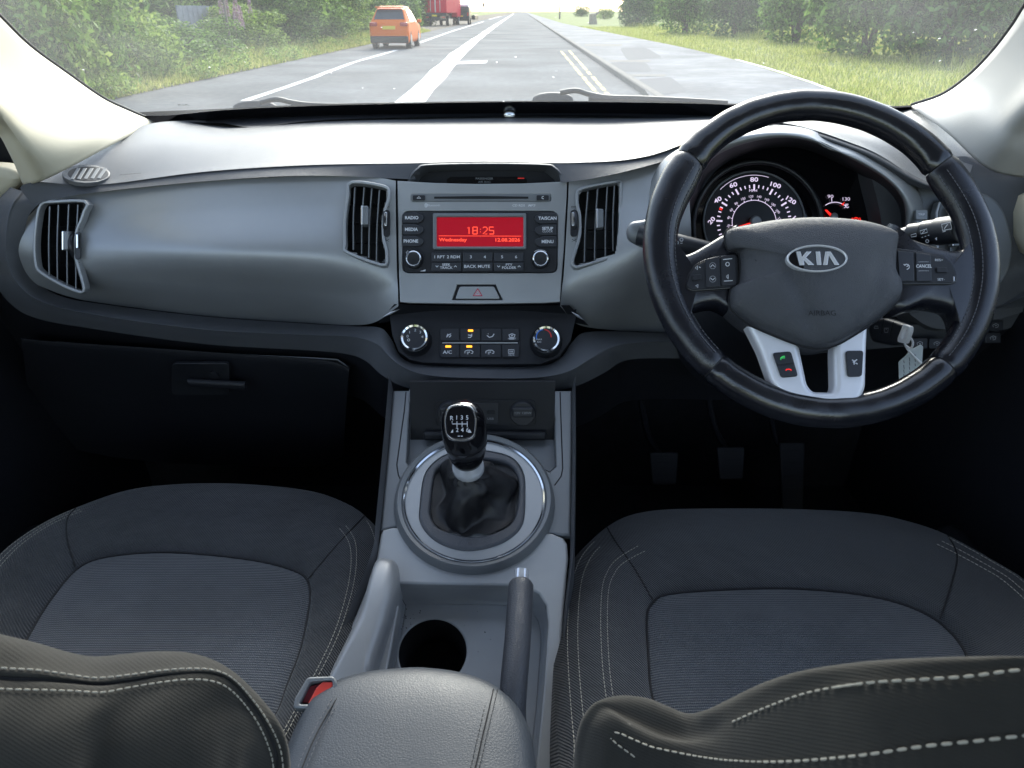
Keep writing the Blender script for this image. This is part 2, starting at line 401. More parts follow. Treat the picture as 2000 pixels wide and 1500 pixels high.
def leafmat(name, c, trans=.25):
    m = bpy.data.materials.new(name); m.use_nodes = True; N = m.node_tree.nodes; L = m.node_tree.links; b = N['Principled BSDF']
    g = N.new('ShaderNodeNewGeometry'); r = N.new('ShaderNodeValToRGB'); L.new(g.outputs['Random Per Island'], r.inputs[0])
    e = r.color_ramp.elements; e[0].color = (*[x * .55 for x in c[0]], 1); e[1].color = (*[x * 1.25 for x in c[-1]], 1)
    for i, cc in enumerate(c[1:-1]): k = e.new((i + 1) / (len(c) - 1)); k.color = (*cc, 1)
    L.new(r.outputs[0], b.inputs['Base Color']); b.inputs['Roughness'].default_value = .6; b.inputs['Specular IOR Level'].default_value = .2
    tr = N.new('ShaderNodeBsdfTranslucent'); L.new(r.outputs[0], tr.inputs[0]); mx = N.new('ShaderNodeMixShader'); mx.inputs[0].default_value = trans
    L.new(b.outputs[0], mx.inputs[1]); L.new(tr.outputs[0], mx.inputs[2]); L.new(mx.outputs[0], N['Material Output'].inputs['Surface'])
    return m
M['road'] = noisemat('asphalt', [(.10, .106, .11), (.135, .14, .144), (.175, .178, .18)], 6, .95, .004, .35, spec=.1)
M['pave'] = noisemat('pavement_tarmac', [(.17, .172, .18), (.22, .222, .227), (.28, .275, .27)], 5, .95, .003, .5, spec=.1)
M['patch'] = noisemat('dark_tarmac_patch', [(.135, .135, .14), (.175, .175, .177)], 8, .95, .003, spec=.1)
M['kerb'] = noisemat('kerb_concrete', [(.16, .155, .145), (.30, .28, .25)], 9, .95, .002, spec=.1)
M['soil'] = noisemat('verge_soil', [(.09, .075, .055), (.16, .135, .10)], 4, 1, .02)
M['grassbase'] = noisemat('verge_ground', [(.09, .12, .025), (.15, .19, .045), (.24, .24, .09)], 1.3, 1, .02, .25)
M['paint'] = noisemat('white_road_paint', [(.55, .56, .56), (.78, .78, .77)], 12, .7, .001)
M['ypaint'] = noisemat('yellow_road_paint', [(.42, .36, .10), (.62, .52, .18)], 14, .8, .001)
M['bramble'] = leafmat('bramble_leaves', [(.07, .14, .025), (.13, .24, .04), (.22, .34, .07)], .35)
M['brightleaf'] = leafmat('bright_leaves', [(.14, .23, .035), (.22, .34, .05), (.34, .42, .11)], .35)
M['darkleaf'] = leafmat('dark_leaves', [(.035, .09, .02), (.07, .15, .035), (.13, .23, .05)], .3)
M['blade'] = leafmat('grass_blades', [(.25, .29, .05), (.34, .40, .07), (.52, .47, .18)], .4)
M['pinkfl'] = leafmat('willowherb_flowers', [(.40, .24, .28), (.48, .32, .36), (.52, .42, .42)])
M['bark'] = noisemat('bark', [(.05, .04, .03), (.12, .10, .08)], 8, 1, .01)
M['stump'] = noisemat('mossy_stump_bark', [(.20, .17, .12), (.36, .32, .24)], 5, 1, .02)
M['pole'] = noisemat('weathered_pole_wood', [(.16, .13, .10), (.24, .20, .16)], 6, .9, .004)
def sheet(name, pts, m, z=0, kind='structure', n=1):
    V = [Vector((p.x, p.y, z)) for p in pts]
    o = mk(name, V, [tuple(range(len(V)))], m); 
    if kind: o['kind'] = kind
    return o
def strip(name, ss, ta, tb, m, z, kind='structure', wob=0, parent=None):
    V = []; Fc = []
    for i, s in enumerate(ss):
        a = ta(s) if callable(ta) else ta; b = tb(s) if callable(tb) else tb
        wa = wob * noise.noise(Vector((s * .5, a, 3))); wb = wob * noise.noise(Vector((s * .5, b, 9)))
        V += [T(s, a + wa, z), T(s, b + wb, z)]
    for i in range(len(ss) - 1): Fc.append((2 * i, 2 * i + 1, 2 * i + 3, 2 * i + 2))
    o = mk(name, V, Fc, m, parent)
    if kind: o['kind'] = kind
    return o
KT = GT(1262, 190)[1]             # kerb line
ssr = [-8 + i * 2 for i in range(12)] + [20 * 1.16 ** i for i in range(30)]
tR = lambda s: GTr(s)
# right edge of the pavement: widens near (traced 1040,30 -> 1440,125 -> 1585,175)
pr = [GT(1100, 48), GT(1240, 78), GT(1330, 97), GT(1440, 125), GT(1585, 175), GT(1700, 215)]
pr = sorted([(s, t) for s, t in pr])
def pedge(s):
    if s <= pr[0][0]: return pr[0][1] + (pr[0][0] - s) * .15
    for (a, ta), (b, tb) in zip(pr, pr[1:]):
        if s <= b: return ta + (tb - ta) * (s - a) / (b - a)
    return pr[-1][1]
LT = GT(250, 188)[1]
sheet('ground', [T(-60, -900), T(-60, 900), T(4500, 900), T(4500, -900)], M['grassbase'], -.03)
strip('road', ssr, LT, KT, M['road'], 0)
strip('verge', ssr, LT - 9, LT + .05, M['soil'], .006, wob=.5)
strip('pavement', ssr, KT + .15, lambda s: pedge(s), M['pave'], .11)
V = []; Fc = []
for s in ssr: V += [T(s, KT, -.01), T(s, KT, .105), T(s, KT + .02, .125), T(s, KT + .15, .125), T(s, KT + .15, 0)]
for i in range(len(ssr) - 1):
    for j in range(4): Fc.append((5 * i + j, 5 * i + j + 1, 5 * i + j + 6, 5 * i + j + 5))
mk('kerb', V, Fc, M['kerb'])['kind'] = 'structure'
# darker reinstatement patches in the footway
for k, q in enumerate([[(1210, 93), (1262, 93), (1295, 112), (1225, 118)], [(1190, 122), (1262, 122), (1275, 140), (1200, 140)], [(1245, 155), (1310, 150), (1345, 178), (1270, 190)]]):
    P = [PZ(x, y, .114) for x, y in rnd(q, 8)]
    mk('pavement_patch', P, [tuple(range(len(P)))], M['patch'])['kind'] = 'structure'
for k, (x0, x1, y) in enumerate([(1190, 1270, 119), (1228, 1300, 147), (1142, 1215, 88)]):
    P = [PZ(x0, y - 2, .116), PZ(x1, y - 2, .116), PZ(x1, y + 2, .116), PZ(x0, y + 2, .116)]
    mk('pavement_joint', P, [(0, 1, 2, 3)], M['kerb'])['kind'] = 'structure'
# markings
def markline(name, pl, w, m, z=.004, wob=0, sub=10, group=None):
    P = [Vector((*GT(x, y), 0)) for x, y in pl]; P = resample(P, sub * len(pl)); V = []; Fc = []
    for i, p in enumerate(P):
        ww = w if not callable(w) else w(i / (len(P) - 1)); d = wob * noise.noise(Vector((p.x * .45, 0, 1))); d2 = wob * noise.noise(Vector((p.x * .8, 5, 1)))
        V += [T(p.x, p.y - ww / 2 + d, z), T(p.x, p.y + ww / 2 + d2, z)]
    for i in range(len(P) - 1): Fc.append((2 * i, 2 * i + 1, 2 * i + 3, 2 * i + 2))
    o = mk(name, V, Fc, m); o['kind'] = 'structure'; return o
markline('centre_line', [(793, 207), (848, 150), (905, 96), (960, 55), (992, 34), (1003, 27)], .52, M['paint'], wob=.16, sub=30)
markline('edge_line', [(480, 197), (600, 156), (690, 122), (775, 98)], .16, M['paint'], wob=.04)
markline('edge_line', [(815, 85), (880, 62), (945, 42)], .2, M['paint'], wob=.04)
markline('edge_line', [(955, 38), (985, 30)], .25, M['paint'])
q = [PZ(x, y, .005) for x, y in [(888, 125), (893, 120), (952, 118), (950, 123)]]
mk('cross_mark', q, [(0, 1, 2, 3)], M['paint'])['kind'] = 'structure'
for a, b in [((1096, 100), (1172, 190)), ((1112, 99), (1192, 190))]:
    for k in range(9):
        t0 = k / 9; t1 = t0 + .10 - .03 * random.random()
        P = [(a[0] + (b[0] - a[0]) * t, a[1] + (b[1] - a[1]) * t) for t in (t0, t1)]
        markline('yellow_line', P, .085, M['ypaint'], wob=.02, sub=3)
markline('footway_edge_line', [(1436, 124), (1500, 143), (1580, 172), (1640, 196)], .10, M['paint'], z=.118, wob=.05)
# ---------------------------------------------------------------- vegetation
def leaf_mesh(name, blobs, n, size, m, ground=True):
    """n leaf faces spread through blobs (cx,cy,cz,rx,ry,rz), gaps and clumps included"""
    cen = []; B = np.array(blobs, float); wt = (B[:, 3] * B[:, 4]) ** 1.0; wt /= wt.sum()
    bi = rng.choice(len(B), n, p=wt); d = rng.normal(size=(n, 3)); d /= np.linalg.norm(d, axis=1)[:, None]
    rad = 1 - np.abs(rng.normal(0, .16, n)); clump = np.array([noise.noise(Vector(x * 3.1) + Vector((7, 3, float(b)))) for x, b in zip(d, bi)])
    rad *= 1 + .35 * clump
    c = B[bi, :3] + d * B[bi, 3:] * rad[:, None]
    keep = c[:, 2] > .02 if ground else np.ones(n, bool); c = c[keep]; n = len(c)
    a = rng.normal(size=(n, 3)); a /= np.linalg.norm(a, axis=1)[:, None]; b = np.cross(a, rng.normal(size=(n, 3))); b /= np.linalg.norm(b, axis=1)[:, None]
    sz = size * rng.uniform(.6, 1.4, n)[:, None]
    V = np.stack([c - a * sz, c + b * sz * .45, c + a * sz, c - b * sz * .45], 1).reshape(-1, 3)
    me = bpy.data.meshes.new(name); me.vertices.add(4 * n); me.vertices.foreach_set('co', V.ravel()); me.loops.add(4 * n)
    me.loops.foreach_set('vertex_index', np.arange(4 * n)); me.polygons.add(n); me.polygons.foreach_set('loop_start', np.arange(0, 4 * n, 4)); me.update(calc_edges=True)
    me.materials.append(m); return me
def mobj(name, me, loc, parent, rz=0, sc=1):
    o = bpy.data.objects.new(name, me); link(o, loc, parent); o.rotation_euler.z = rz; o.scale = (sc,) * 3 if not isinstance(sc, tuple) else sc; return o
def rblobs(k, R, H, seed):
    r = random.Random(seed); out = []
    for i in range(k):
        a = r.uniform(0, 6.28); q = R * r.uniform(.15, .75); z = r.uniform(.25, .85) * H
        s = r.uniform(.35, .6) * R * (1.15 - z / H * .4); out.append((q * math.cos(a), q * math.sin(a), z, s, s, s * r.uniform(.7, 1.0)))
    out.append((0, 0, H * .3, R * .85, R * .85, H * .42)); return out
BUSH = {k: [leaf_mesh('crown', rblobs(9, 1.3, 2.2, 11 * i + j), 9000, .055, M[k]) for i in range(2)] for j, k in enumerate(('bramble', 'brightleaf', 'darkleaf'))}
TREE = [leaf_mesh('crown', rblobs(14, 2.2, 4.6, 70 + i), 12000, .12, M['darkleaf' if i else 'bramble']) for i in range(2)]
def stems_mesh(h, R, n, r0, seed):
    r = random.Random(seed); V = []; Fc = []
    for k in range(n):
        a = r.uniform(0, 6.28); e = Vector((math.cos(a) * R, math.sin(a) * R, h)); P = [Vector((0, 0, -.05)) + Vector((math.cos(a), math.sin(a), 0)) * .05, e * .5 + Vector((r.uniform(-.1, .1), 0, .1)), e]
        for i, p in enumerate(P):
            for q in range(5): V.append(p + Vector((math.cos(q * 1.2566), math.sin(q * 1.2566), 0)) * r0 * (1 - i * .35))
        b = len(V) - 15
        for i in range(2):
            for q in range(5): Fc.append((b + i * 5 + q, b + i * 5 + (q + 1) % 5, b + i * 5 + 5 + (q + 1) % 5, b + i * 5 + 5 + q))
    me = bpy.data.meshes.new('stem'); me.from_pydata(V, [], Fc); me.materials.append(M['bark']); return me
STEM = stems_mesh(1.5, .7, 6, .035, 3); TRUNK = stems_mesh(3.4, .9, 4, .12, 5)
def bush(name, s, t, kind, sc, label, cat='bush', group=None, i=0, tree=False, z=0):
    e = empty(name, T(s, t, z), label, cat, group)
    src = TREE[i % 2] if tree else BUSH[kind][i % 2]
    c = mobj('crown', src, T(s, t, z), e, random.uniform(0, 6.28), sc); mobj('trunk', TRUNK if tree else STEM, T(s, t, z), e, random.uniform(0, 6), sc if not isinstance(sc, tuple) else sc)
    return e
left = [  # px, py of foot, kind, scale
 (60, 205, 'bramble', (1.2, 1.2, 1.5), 'big bramble bush against the lower left corner of the windscreen'),
 (150, 195, 'brightleaf', (1.1, 1.1, 1.4), 'leafy bright green bush second from the left pillar'),
 (235, 178, 'bramble', (1.05, 1.05, 1.2), 'bramble bush where the verge meets the lower left glass edge'),
 (300, 160, 'brightleaf', (1.05, 1.05, .95), 'yellow green bush below the grey fence panel'),
 (375, 144, 'bramble', (1.2, 1.2, .52), 'low bramble bush in front of the grey fence'),
 (445, 128, 'bramble', (1.25, 1.25, .55), 'low bramble bush left of the pink flower spikes'),
 (530, 112, 'brightleaf', (1.2, 1.2, .75), 'bright bush below the pink flower spikes'),
 (585, 100, 'bramble', (1.5, 1.5, .95), 'bushy bramble just right of the pink flower spikes'),
 (630, 90, 'bramble', (1.6, 1.6, 1.1), 'green bramble bush halfway to the orange car'),
 (665, 84, 'brightleaf', (1.7, 1.7, 1.1), 'light green bush a little left of the orange car'),
 (700, 76, 'brightleaf', (1.9, 1.9, 1.15), 'light green bush beside the rear of the orange car'),
 (735, 66, 'bramble', (2.1, 2.1, 1.3), 'green bush hidden behind the orange car roof')]
for i, (x, y, k, sc, lb) in enumerate(left):
    s, t = GT(x, y); bush('hedge_bush', s, t - .75, k, sc, lb, 'bush', 'bushes along the left verge', i)
back = [(40, 5.5), (120, 5.5), (215, 5), (620, 6), (670, 5), (715, 6), (755, 7), (790, 8), (818, 9)]
labs = ['dark tree behind the far left brambles', 'dark tree rising behind the second left bush', 'dark tree between the left brambles and grey fence', 'dark tree just right of the pink flowers', 'dark tree left of the orange car', 'dark tree directly behind the orange car rear', 'dark tree above the orange car roof', 'dark tree left of the red lorry', 'farthest dark tree beside the red lorry']
for i, (x, k) in enumerate(back):
    s = [13, 16, 20, 34, 42, 52, 62, 74, 90][i]
    p = PZ(x, 60, 0); t = (x - 1022) / F * (s * .9) * 1.0
    bush('dark_tree', s, min(t * 1.05, LT - 3.2), None, (1.1, 1.1, 1.0) if i > 2 else (.8, .8, .9), labs[i], 'tree', 'dark trees behind the left verge', i + 1, True)
right = [(1180, 42, 'brightleaf', (1.5, 1.5, .9), 'rounded bright green shrub beside the old stump'), (1135, 36, 'darkleaf', (2, 2, 1.3), 'dark shrub just right of the roadside pole'),
 (1310, 42, 'bramble', (2.1, 2.1, 1.4), 'green bush at the left end of the right hedge'), (1375, 45, 'darkleaf', (2.0, 2.0, 1.4), 'dark bush second from the left in the right hedge'),
 (1450, 43, 'darkleaf', (2.2, 2.2, 1.4), 'shadowy bush in the middle of the right hedge'), (1530, 38, 'darkleaf', (2.2, 2.2, 1.6), 'dark bush where the lawn runs up to the right hedge'),
 (1600, 33, 'darkleaf', (2.4, 2.4, 1.6), 'far dark bush behind the big right bush'), (1700, 62, 'bramble', (1.5, 1.5, 1.2), 'pale green bush at the left edge of the big right thicket'),
 (1770, 82, 'bramble', (1.2, 1.2, 1.15), 'leafy green bush in the middle of the right thicket'), (1850, 84, 'darkleaf', (1.3, 1.3, 1.3), 'dark bush beside the right windscreen pillar'),
 (1930, 88, 'bramble', (1.3, 1.3, 1.3), 'green bush half hidden by the right windscreen pillar'), (2010, 95, 'bramble', (1.3, 1.3, 1.3), 'green bush beyond the right windscreen pillar')]
for i, (x, y, k, sc, lb) in enumerate(right):
    s, t = GT(x, y); s *= 1.3; t *= 1.3; bush('verge_bush', s, t, k, sc, lb, 'bush', 'bushes on the right verge', i)
for i, (x, s, lb) in enumerate([(1700, 30, 'dark tree behind the big right thicket'), (1860, 26, 'dark tree above the right windscreen pillar'), (1560, 42, 'dark tree at the back of the lawn'), (1440, 52, 'distant dark tree behind the right hedge'), (1340, 60, 'distant tree behind the left end of the right hedge'), (1250, 85, 'small far tree between the stump and the right hedge')]):
    bush('dark_tree', s, (x - 1022) / F * s * .9, None, (1, 1, 1), lb, 'tree', 'trees behind the right lawn', i, True)
for i, (x, s, lb) in enumerate([(300, 30, 'dark tree left of the grey fence, behind it'), (370, 33, 'dark tree directly behind the grey fence'), (450, 36, 'dark tree behind the leaning post'), (540, 38, 'dark tree behind the pink flower spikes'), (245, 27, 'dark tree over the third left bush')]):
    bush('dark_tree', s, (x - 1022) / F * s * .9, None, (1.15, 1.15, 1.0), lb, 'tree', 'dark trees behind the left verge', i, True)
bl = []
for i in range(150):
    s = 7 + 50 * random.random() ** 1.4; t = LT - .1 - 1.1 * random.random(); r = random.uniform(.12, .34); p = T(s, t, r * .5); bl.append((p.x, p.y, p.z, r, r * 1.3, r * .9))
ug = mobj('undergrowth', leaf_mesh('undergrowth', bl, 26000, .04, M['brightleaf']), Vector(), None); ug['kind'] = 'stuff'
# grass
def blades(name, pts, h, m, w=.012, lean=.35):
    n = len(pts); c = np.array(pts); a = rng.uniform(0, 6.28, n); hh = h * rng.uniform(.5, 1.4, n) if not isinstance(h, np.ndarray) else h
    dx = np.stack([np.cos(a), np.sin(a), 0 * a], 1) * w; ln = np.stack([rng.normal(0, lean, n) * hh, rng.normal(0, lean, n) * hh, hh], 1)
    V = np.stack([c - dx, c + dx, c + ln], 1).reshape(-1, 3)
    me = bpy.data.meshes.new(name); me.vertices.add(3 * n); me.vertices.foreach_set('co', V.ravel()); me.loops.add(3 * n)
    me.loops.foreach_set('vertex_index', np.arange(3 * n)); me.polygons.add(n); me.polygons.foreach_set('loop_start', np.arange(0, 3 * n, 3)); me.update(calc_edges=True)
    me.materials.append(m); o = bpy.data.objects.new(name, me); COL.objects.link(o); WL[o.name] = Vector(); o['kind'] = 'stuff'; return o
P = []; H = []
for i in range(210000):
    s = 9 + 75 * random.random() ** 1.7; e = pedge(s); t = e + .05 + (22 + s * .25) * random.random() ** 1.3
    if random.random() > .55 + .9 * (noise.noise(Vector((s * .5, t * .5, 0))) + .3): continue
    p = T(s, t, -.03); P.append((p.x, p.y, p.z)); tall = t > e + 5 and noise.noise(Vector((s * .22, t * .22, 5))) > .05
    H.append((.34 if tall else .11) * random.uniform(.5, 1.3) * (1 + s * .006))
blades('grass', P, np.array(H), M['blade'], .012)
P = []; H = []
for i in range(30000):
    s = 6 + 60 * random.random() ** 1.5; t = LT - .02 - 1.3 * random.random() ** 1.4
    p = T(s, t, 0); P.append((p.x, p.y, p.z)); H.append(random.uniform(.08, .42) * (.35 + (LT - t)))
blades('rough_grass', P, np.array(H), M['blade'], .012)
# litter and pale stones along the left verge
V = []; Fc = []
for i in range(420):
    s = 8 + 26 * random.random(); t = LT + random.uniform(-.5, .12); z = .01; r = random.uniform(.012, .04); p = T(s, t, z); k = len(V)
    for a in range(4): V.append(p + Vector((math.cos(a * 1.57 + i) * r, math.sin(a * 1.57 + i) * r, 0)))
    V.append(p + Vector((0, 0, r * .8)))
    for a in range(4): Fc.append((k + a, k + (a + 1) % 4, k + 4))
mk('gravel', V, Fc, M['kerb'])['kind'] = 'stuff'
# willowherb clump
s0, t0 = GT(505, 118)
for i in range(13):
    s = s0 + random.uniform(-.9, 1.2); t = t0 - .45 + random.uniform(-.7, .5); h = random.uniform(1.25, 1.75)
    e = empty('flower_spike', T(s, t), 'tall pink flower spikes rising from the left verge bushes', 'wildflower', 'pink flower spikes on the left verge')
    tube('stem', [T(s, t, 0), T(s + .03, t + .02, h)], .008, M['bramble'], e, 5)
    n = 260; V = []; Fc = []
    for k in range(n):
        z = h - .5 + .6 * random.random(); r = .02 + .06 * (h + .1 - z) / .6; a = random.uniform(0, 6.28); c = T(s + .02, t, z) + Vector((math.cos(a) * r, math.sin(a) * r, 0)); d = .034; b = len(V)
        V += [c + Vector((random.uniform(-d, d), random.uniform(-d, d), random.uniform(-d, d))) for _ in range(3)]; Fc.append((b, b + 1, b + 2))
    mk('blossom', V, Fc, M['pinkfl'], e)
# grey fence panel and leaning post behind the left bank
fe = empty('fence', T(17, -9.6), 'weathered grey board fence behind the left bank of bushes', 'fence')
M['fence'] = noisemat('grey_weathered_boards', [(.16, .18, .21), (.27, .30, .33)], 4, .9, .002)
a = D(345, 20, 23); b_ = D(470, 18, 27)
for k in range(14):
    p = a.lerp(b_, k / 14); p2 = a.lerp(b_, (k + .93) / 14); d = (p2 - p).normalized(); nn = Vector((d.y, -d.x, 0)) * .02; top = a.z + .12 + .02 * random.random()
    V = [Vector((q.x, q.y, z)) + o_ for z in (.05, top) for q in (p, p2) for o_ in (nn, -nn)]
    mk('board', V, [(0, 2, 6, 4), (1, 3, 7, 5), (0, 1, 5, 4), (2, 3, 7, 6), (4, 5, 7, 6)], M['fence'], fe)
pt = empty('leaning_post', T(17, -9), 'pale wooden post leaning above the grey fence', 'post')
q = D(446, 60, 22.5); q2 = D(432, -30, 22.5)
tube('shaft', [Vector((q.x + .1, q.y, 0)), q, q2], .035, M['pole'], pt, 8); tube('cap', [q2, q2 + Vector((0, 0, .04))], .045, M['pole'], pt, 8)
# roadside pole on the right and stump
s, t = GT(1093, 37)
pe = empty('utility_pole', T(s, t), 'slender wooden pole at the far right kerb against the sky', 'pole')
tube('shaft', [T(s, t, -.05), T(s, t, 7.5)], .16, M['pole'], pe, 10); tube('crossarm', [T(s, t - .7, 7), T(s, t + .7, 7)], .06, M['pole'], pe, 6)
s, t = GT(1158, 47)
st = empty('tree_stump', T(s, t), 'pale mossy tree stump beside the far right pavement', 'stump')
tube('trunk', [T(s, t, -.1), T(s + .1, t, .5), T(s, t - .1, 1.15)], lambda k: .55 - .15 * k, M['stump'], st, 9); tube('branch_stub', [T(s, t - .1, .8), T(s, t + .7, 1.35)], .14, M['stump'], st, 7)
# far tree line
FAR = leaf_mesh('crown', rblobs(14, 5, 7, 99), 7000, .3, M['darkleaf'])
for i, (s, t, lb) in enumerate([(150, -22, 'hazy distant tree behind the red lorry'), (215, -44, 'farthest hazy tree left of the road end'), (140, 20, 'hazy distant tree just right of the roadside pole'), (150, 31, 'hazy distant tree above the old stump'), (120, 34, 'distant tree right of the old stump'), (125, 48, 'distant tree behind the bright shrub on the right')]):
    e = empty('far_tree', T(s, t), lb, 'tree', 'distant trees at the end of the road'); mobj('crown', FAR, T(s, t), e, i, .9)
# ---------------------------------------------------------------- orange hatchback
def car_body(e, fr0, W, Lg, prof, m, name='body', zb=.22):
    """prof: list of (y from rear, roof height, half width at roof, belt height)"""
    rows = []
    for y, zt, ht, zb_, hw in prof:
        pts = [(-hw * .93, zb), (-hw, zb + .12), (-hw, zb_), (-ht, zt - .05), (-ht * .85, zt), (ht * .85, zt), (ht, zt - .05), (hw, zb_), (hw, zb + .12), (hw * .93, zb)]
        rows.append([fr0(y, x, z) for x, z in pts])
    V = [p for r in rows for p in r]; n = 10; Fc = []
    for i in range(len(rows) - 1):
        for j in range(n): Fc.append((i * n + j, i * n + (j + 1) % n, (i + 1) * n + (j + 1) % n, (i + 1) * n + j))
    Fc.append(tuple(range(n))); Fc.append(tuple(range(len(V) - n, len(V))))
    return mk(name, V, Fc, m, e, 35, fix=True)
M['orange'] = mat('orange_car_paint', (.80, .15, .002), .5, .0, .15, coat=.0)
M['carglass'] = mat('dark_car_glass', (.03, .04, .05), .06, 0, .8)
M['redpaint'] = mat('red_lorry_paint', (.55, .012, .035), .6, 0, .1, None, (2, .1))
M['plateyellow'] = mat('yellow_number_plate', (.75, .55, .04), .5)
M['taillight'] = mat('tail_light_red', (.4, .02, .02), .2, coat=.5)
def wheel(e, c, r, w):
    ax = ET; P0 = c - ax * w / 2; P1 = c + ax * w / 2
    t = tube('wheel', [P0, P1], r, M['rubber'], e, 20, ref=(0, 0, 1)); 
    tube('rim', [P0 - ax * .01, P1 + ax * .01], r * .62, M['satin'], t, 16, ref=(0, 0, 1)); return t
s, t = GT(762, 96); CB = lambda y, x, z: T(s + y, t + x, z)
ce = empty('parked_car', T(s, t), 'orange hatchback driving away in the opposite lane', 'car')
hw = .80
car_body(ce, CB, .8, 4, [(0, .78, .70, .62, .74), (.06, .98, .70, .92, hw), (.25, 1.12, .68, .98, hw), (.55, 1.50, .56, .98, hw), (1.1, 1.60, .58, .98, hw), (2.2, 1.58, .57, .97, hw), (2.9, 1.10, .66, .96, hw), (3.9, .95, .66, .85, hw), (4.1, .7, .6, .6, hw * .9)], M['orange']); bm_ = bpy.data.objects['body'].modifiers.new('b', 'BEVEL'); bm_.width = .07; bm_.segments = 4; bm_.limit_method = 'ANGLE'; bm_.angle_limit = .35
def quad(name, pts, m, parent, th=.012):
    V = [CB(*p) for p in pts]; n = (V[1] - V[0]).cross(V[2] - V[0]).normalized()
    if n.dot(CAMP - V[0]) < 0: n = -n
    W_ = [v + n * th for v in V]; k = len(V)
    return mk(name, V + W_, [tuple(range(k)), tuple(range(k, 2 * k))] + [(i, (i + 1) % k, (i + 1) % k + k, i + k) for i in range(k)], m, parent, 30, fix=True)
rw = quad('rear_window', [(.24, -.62, 1.09), (.24, .62, 1.09), (.53, .52, 1.45), (.53, -.52, 1.45)], M['carglass'], ce, .02)
box('spoiler', CB(.5, 0, 1.55), (1.15, .22, .05), M['orange'], ce, .015)
quad('side_window', [(.62, .79, 1.0), (1.5, .79, 1.0), (1.5, .60, 1.44), (.8, .60, 1.44)], M['carglass'], ce, .02)
quad('side_window', [(1.55, .79, 1.0), (2.6, .79, 1.0), (2.2, .60, 1.44), (1.55, .60, 1.44)], M['carglass'], ce, .02)
box('bumper', CB(-.02, 0, .36), (1.54, .2, .26), M['black'], ce, .04)
box('number_plate', CB(-.015, 0, .80), (.52, .03, .13), M['plateyellow'], ce, .004)
for x in (-1, 1):
    box('tail_light', CB(.02, x * .62, .93), (.30, .14, .14), M['taillight'], ce, .03)
    box('mirror', CB(2.6, x * .93, 1.03), (.18, .1, .13), M['orange'], ce, .03)
    for y in (.75, 3.3): wheel(ce, CB(y, x * .70, .33), .33, .2)
# ---------------------------------------------------------------- red lorry
s, t = GT(853, 51); t -= .1
le = empty('lorry', T(s, t), 'red box lorry ahead of the orange car', 'lorry')
LR = .11
def LB(y, x, z): return T(s + y - x * LR, t + x + y * LR, z)
H_ = 1.18
def lbox(name, y0, y1, hw, z0, z1, m, x=0, bev=.03): return box(name, LB((y0 + y1) / 2, x, (z0 + z1) / 2), (2 * hw, y1 - y0, z1 - z0), m, le, bev, rot=Matrix.Rotation(-LR - YAW, 3, 'Z'))
lbox('cargo_box', .1, 6.2, H_, 1.25, 3.6, M['redpaint'])
lbox('chassis', .15, 8.6, .45, .65, 1.2, M['black']); lbox('rear_frame', 0, .12, H_, .95, 1.25, M['black']); lbox('rear_bumper', -.1, .05, H_, .5, .68, M['black'])
lbox('cab', 6.5, 8.6, 1.1, .8, 2.7, M['redpaint'], 0, .12); lbox('number_plate', -.03, .0, .26, .92, 1.07, M['plateyellow'], -.1, .003)
lbox('door_frame', .06, .1, .05, 1.3, 3.55, M['satin']); 
for x in (-1, 1):
    lbox('tail_light', -.04, .02, .16, .78, .9, M['taillight'], x * .85); lbox('door_bar', .05, .09, .02, 1.35, 3.5, M['satin'], x * .5, .005)
    for y in (1.6, 7.4): wheel(le, LB(y, x * .95, .48), .48, .3)
lbox('cab_window', 6.46, 6.5, .8, 1.7, 2.4, M['carglass'], 0, .005)
# dark van ahead of the lorry
s, t = 98, (900 - 1022) / F * 98 * .905
ve = empty('van', T(s, t), 'dark van with pale roof just right of the red lorry', 'van')
box('body', T(s + 2.4, t, 1.15), (1.9, 4.8, 1.5), M['black'], ve, .15, seg=3); box('roof', T(s + 2.3, t, 2.0), (1.75, 4.3, .3), M['white'], ve, .12, seg=3)
box('rear_window', T(s - .02, t, 1.5), (1.4, .05, .45), M['carglass'], ve, .01); box('side_window', T(s + 3.6, t + .95, 1.5), (.04, .9, .45), M['carglass'], ve, .01)
box('number_plate', T(s - .03, t, .9), (.5, .03, .12), M['plateyellow'], ve, .003)
for x in (-1, 1):
    box('tail_light', T(s - .01, t + x * .82, 1.1), (.14, .06, .35), M['taillight'], ve, .01)
    for y in (.8, 3.9): wheel(ve, T(s + y, t + x * .85, .34), .34, .22)
lbox('side_box', 2.6, 5, .2, .5, 1.0, M['black'], 1.0); box('mirror', LB(8.2, 1.35, 2.1), (.25, .1, .5), M['black'], le, .03)
# ================================================================ CAR INTERIOR: large surfaces
def Yr(pts): return [PY(*p) for p in pts]
def rowY(pts, Ys):
    if not isinstance(Ys, (list, tuple)): Ys = [Ys] * len(pts)
    return [PY(p[0], p[1], y) for p, y in zip(pts, Ys)]
def loft2(name, rows, m, parent, k=8, nv=6, **kw):
    R = [cr(r, k) for r in rows]
    return loft(name, R, m, parent, nu=len(R[0]), nv=nv, pre=True, **kw)
WA = math.radians(32); WP = Vector((0, 1.44, 1.215)); WN = Vector((0, math.sin(WA), math.cos(WA)))
def W(px, py, h=0): return PP(px, py, WP + WN * h, WN)
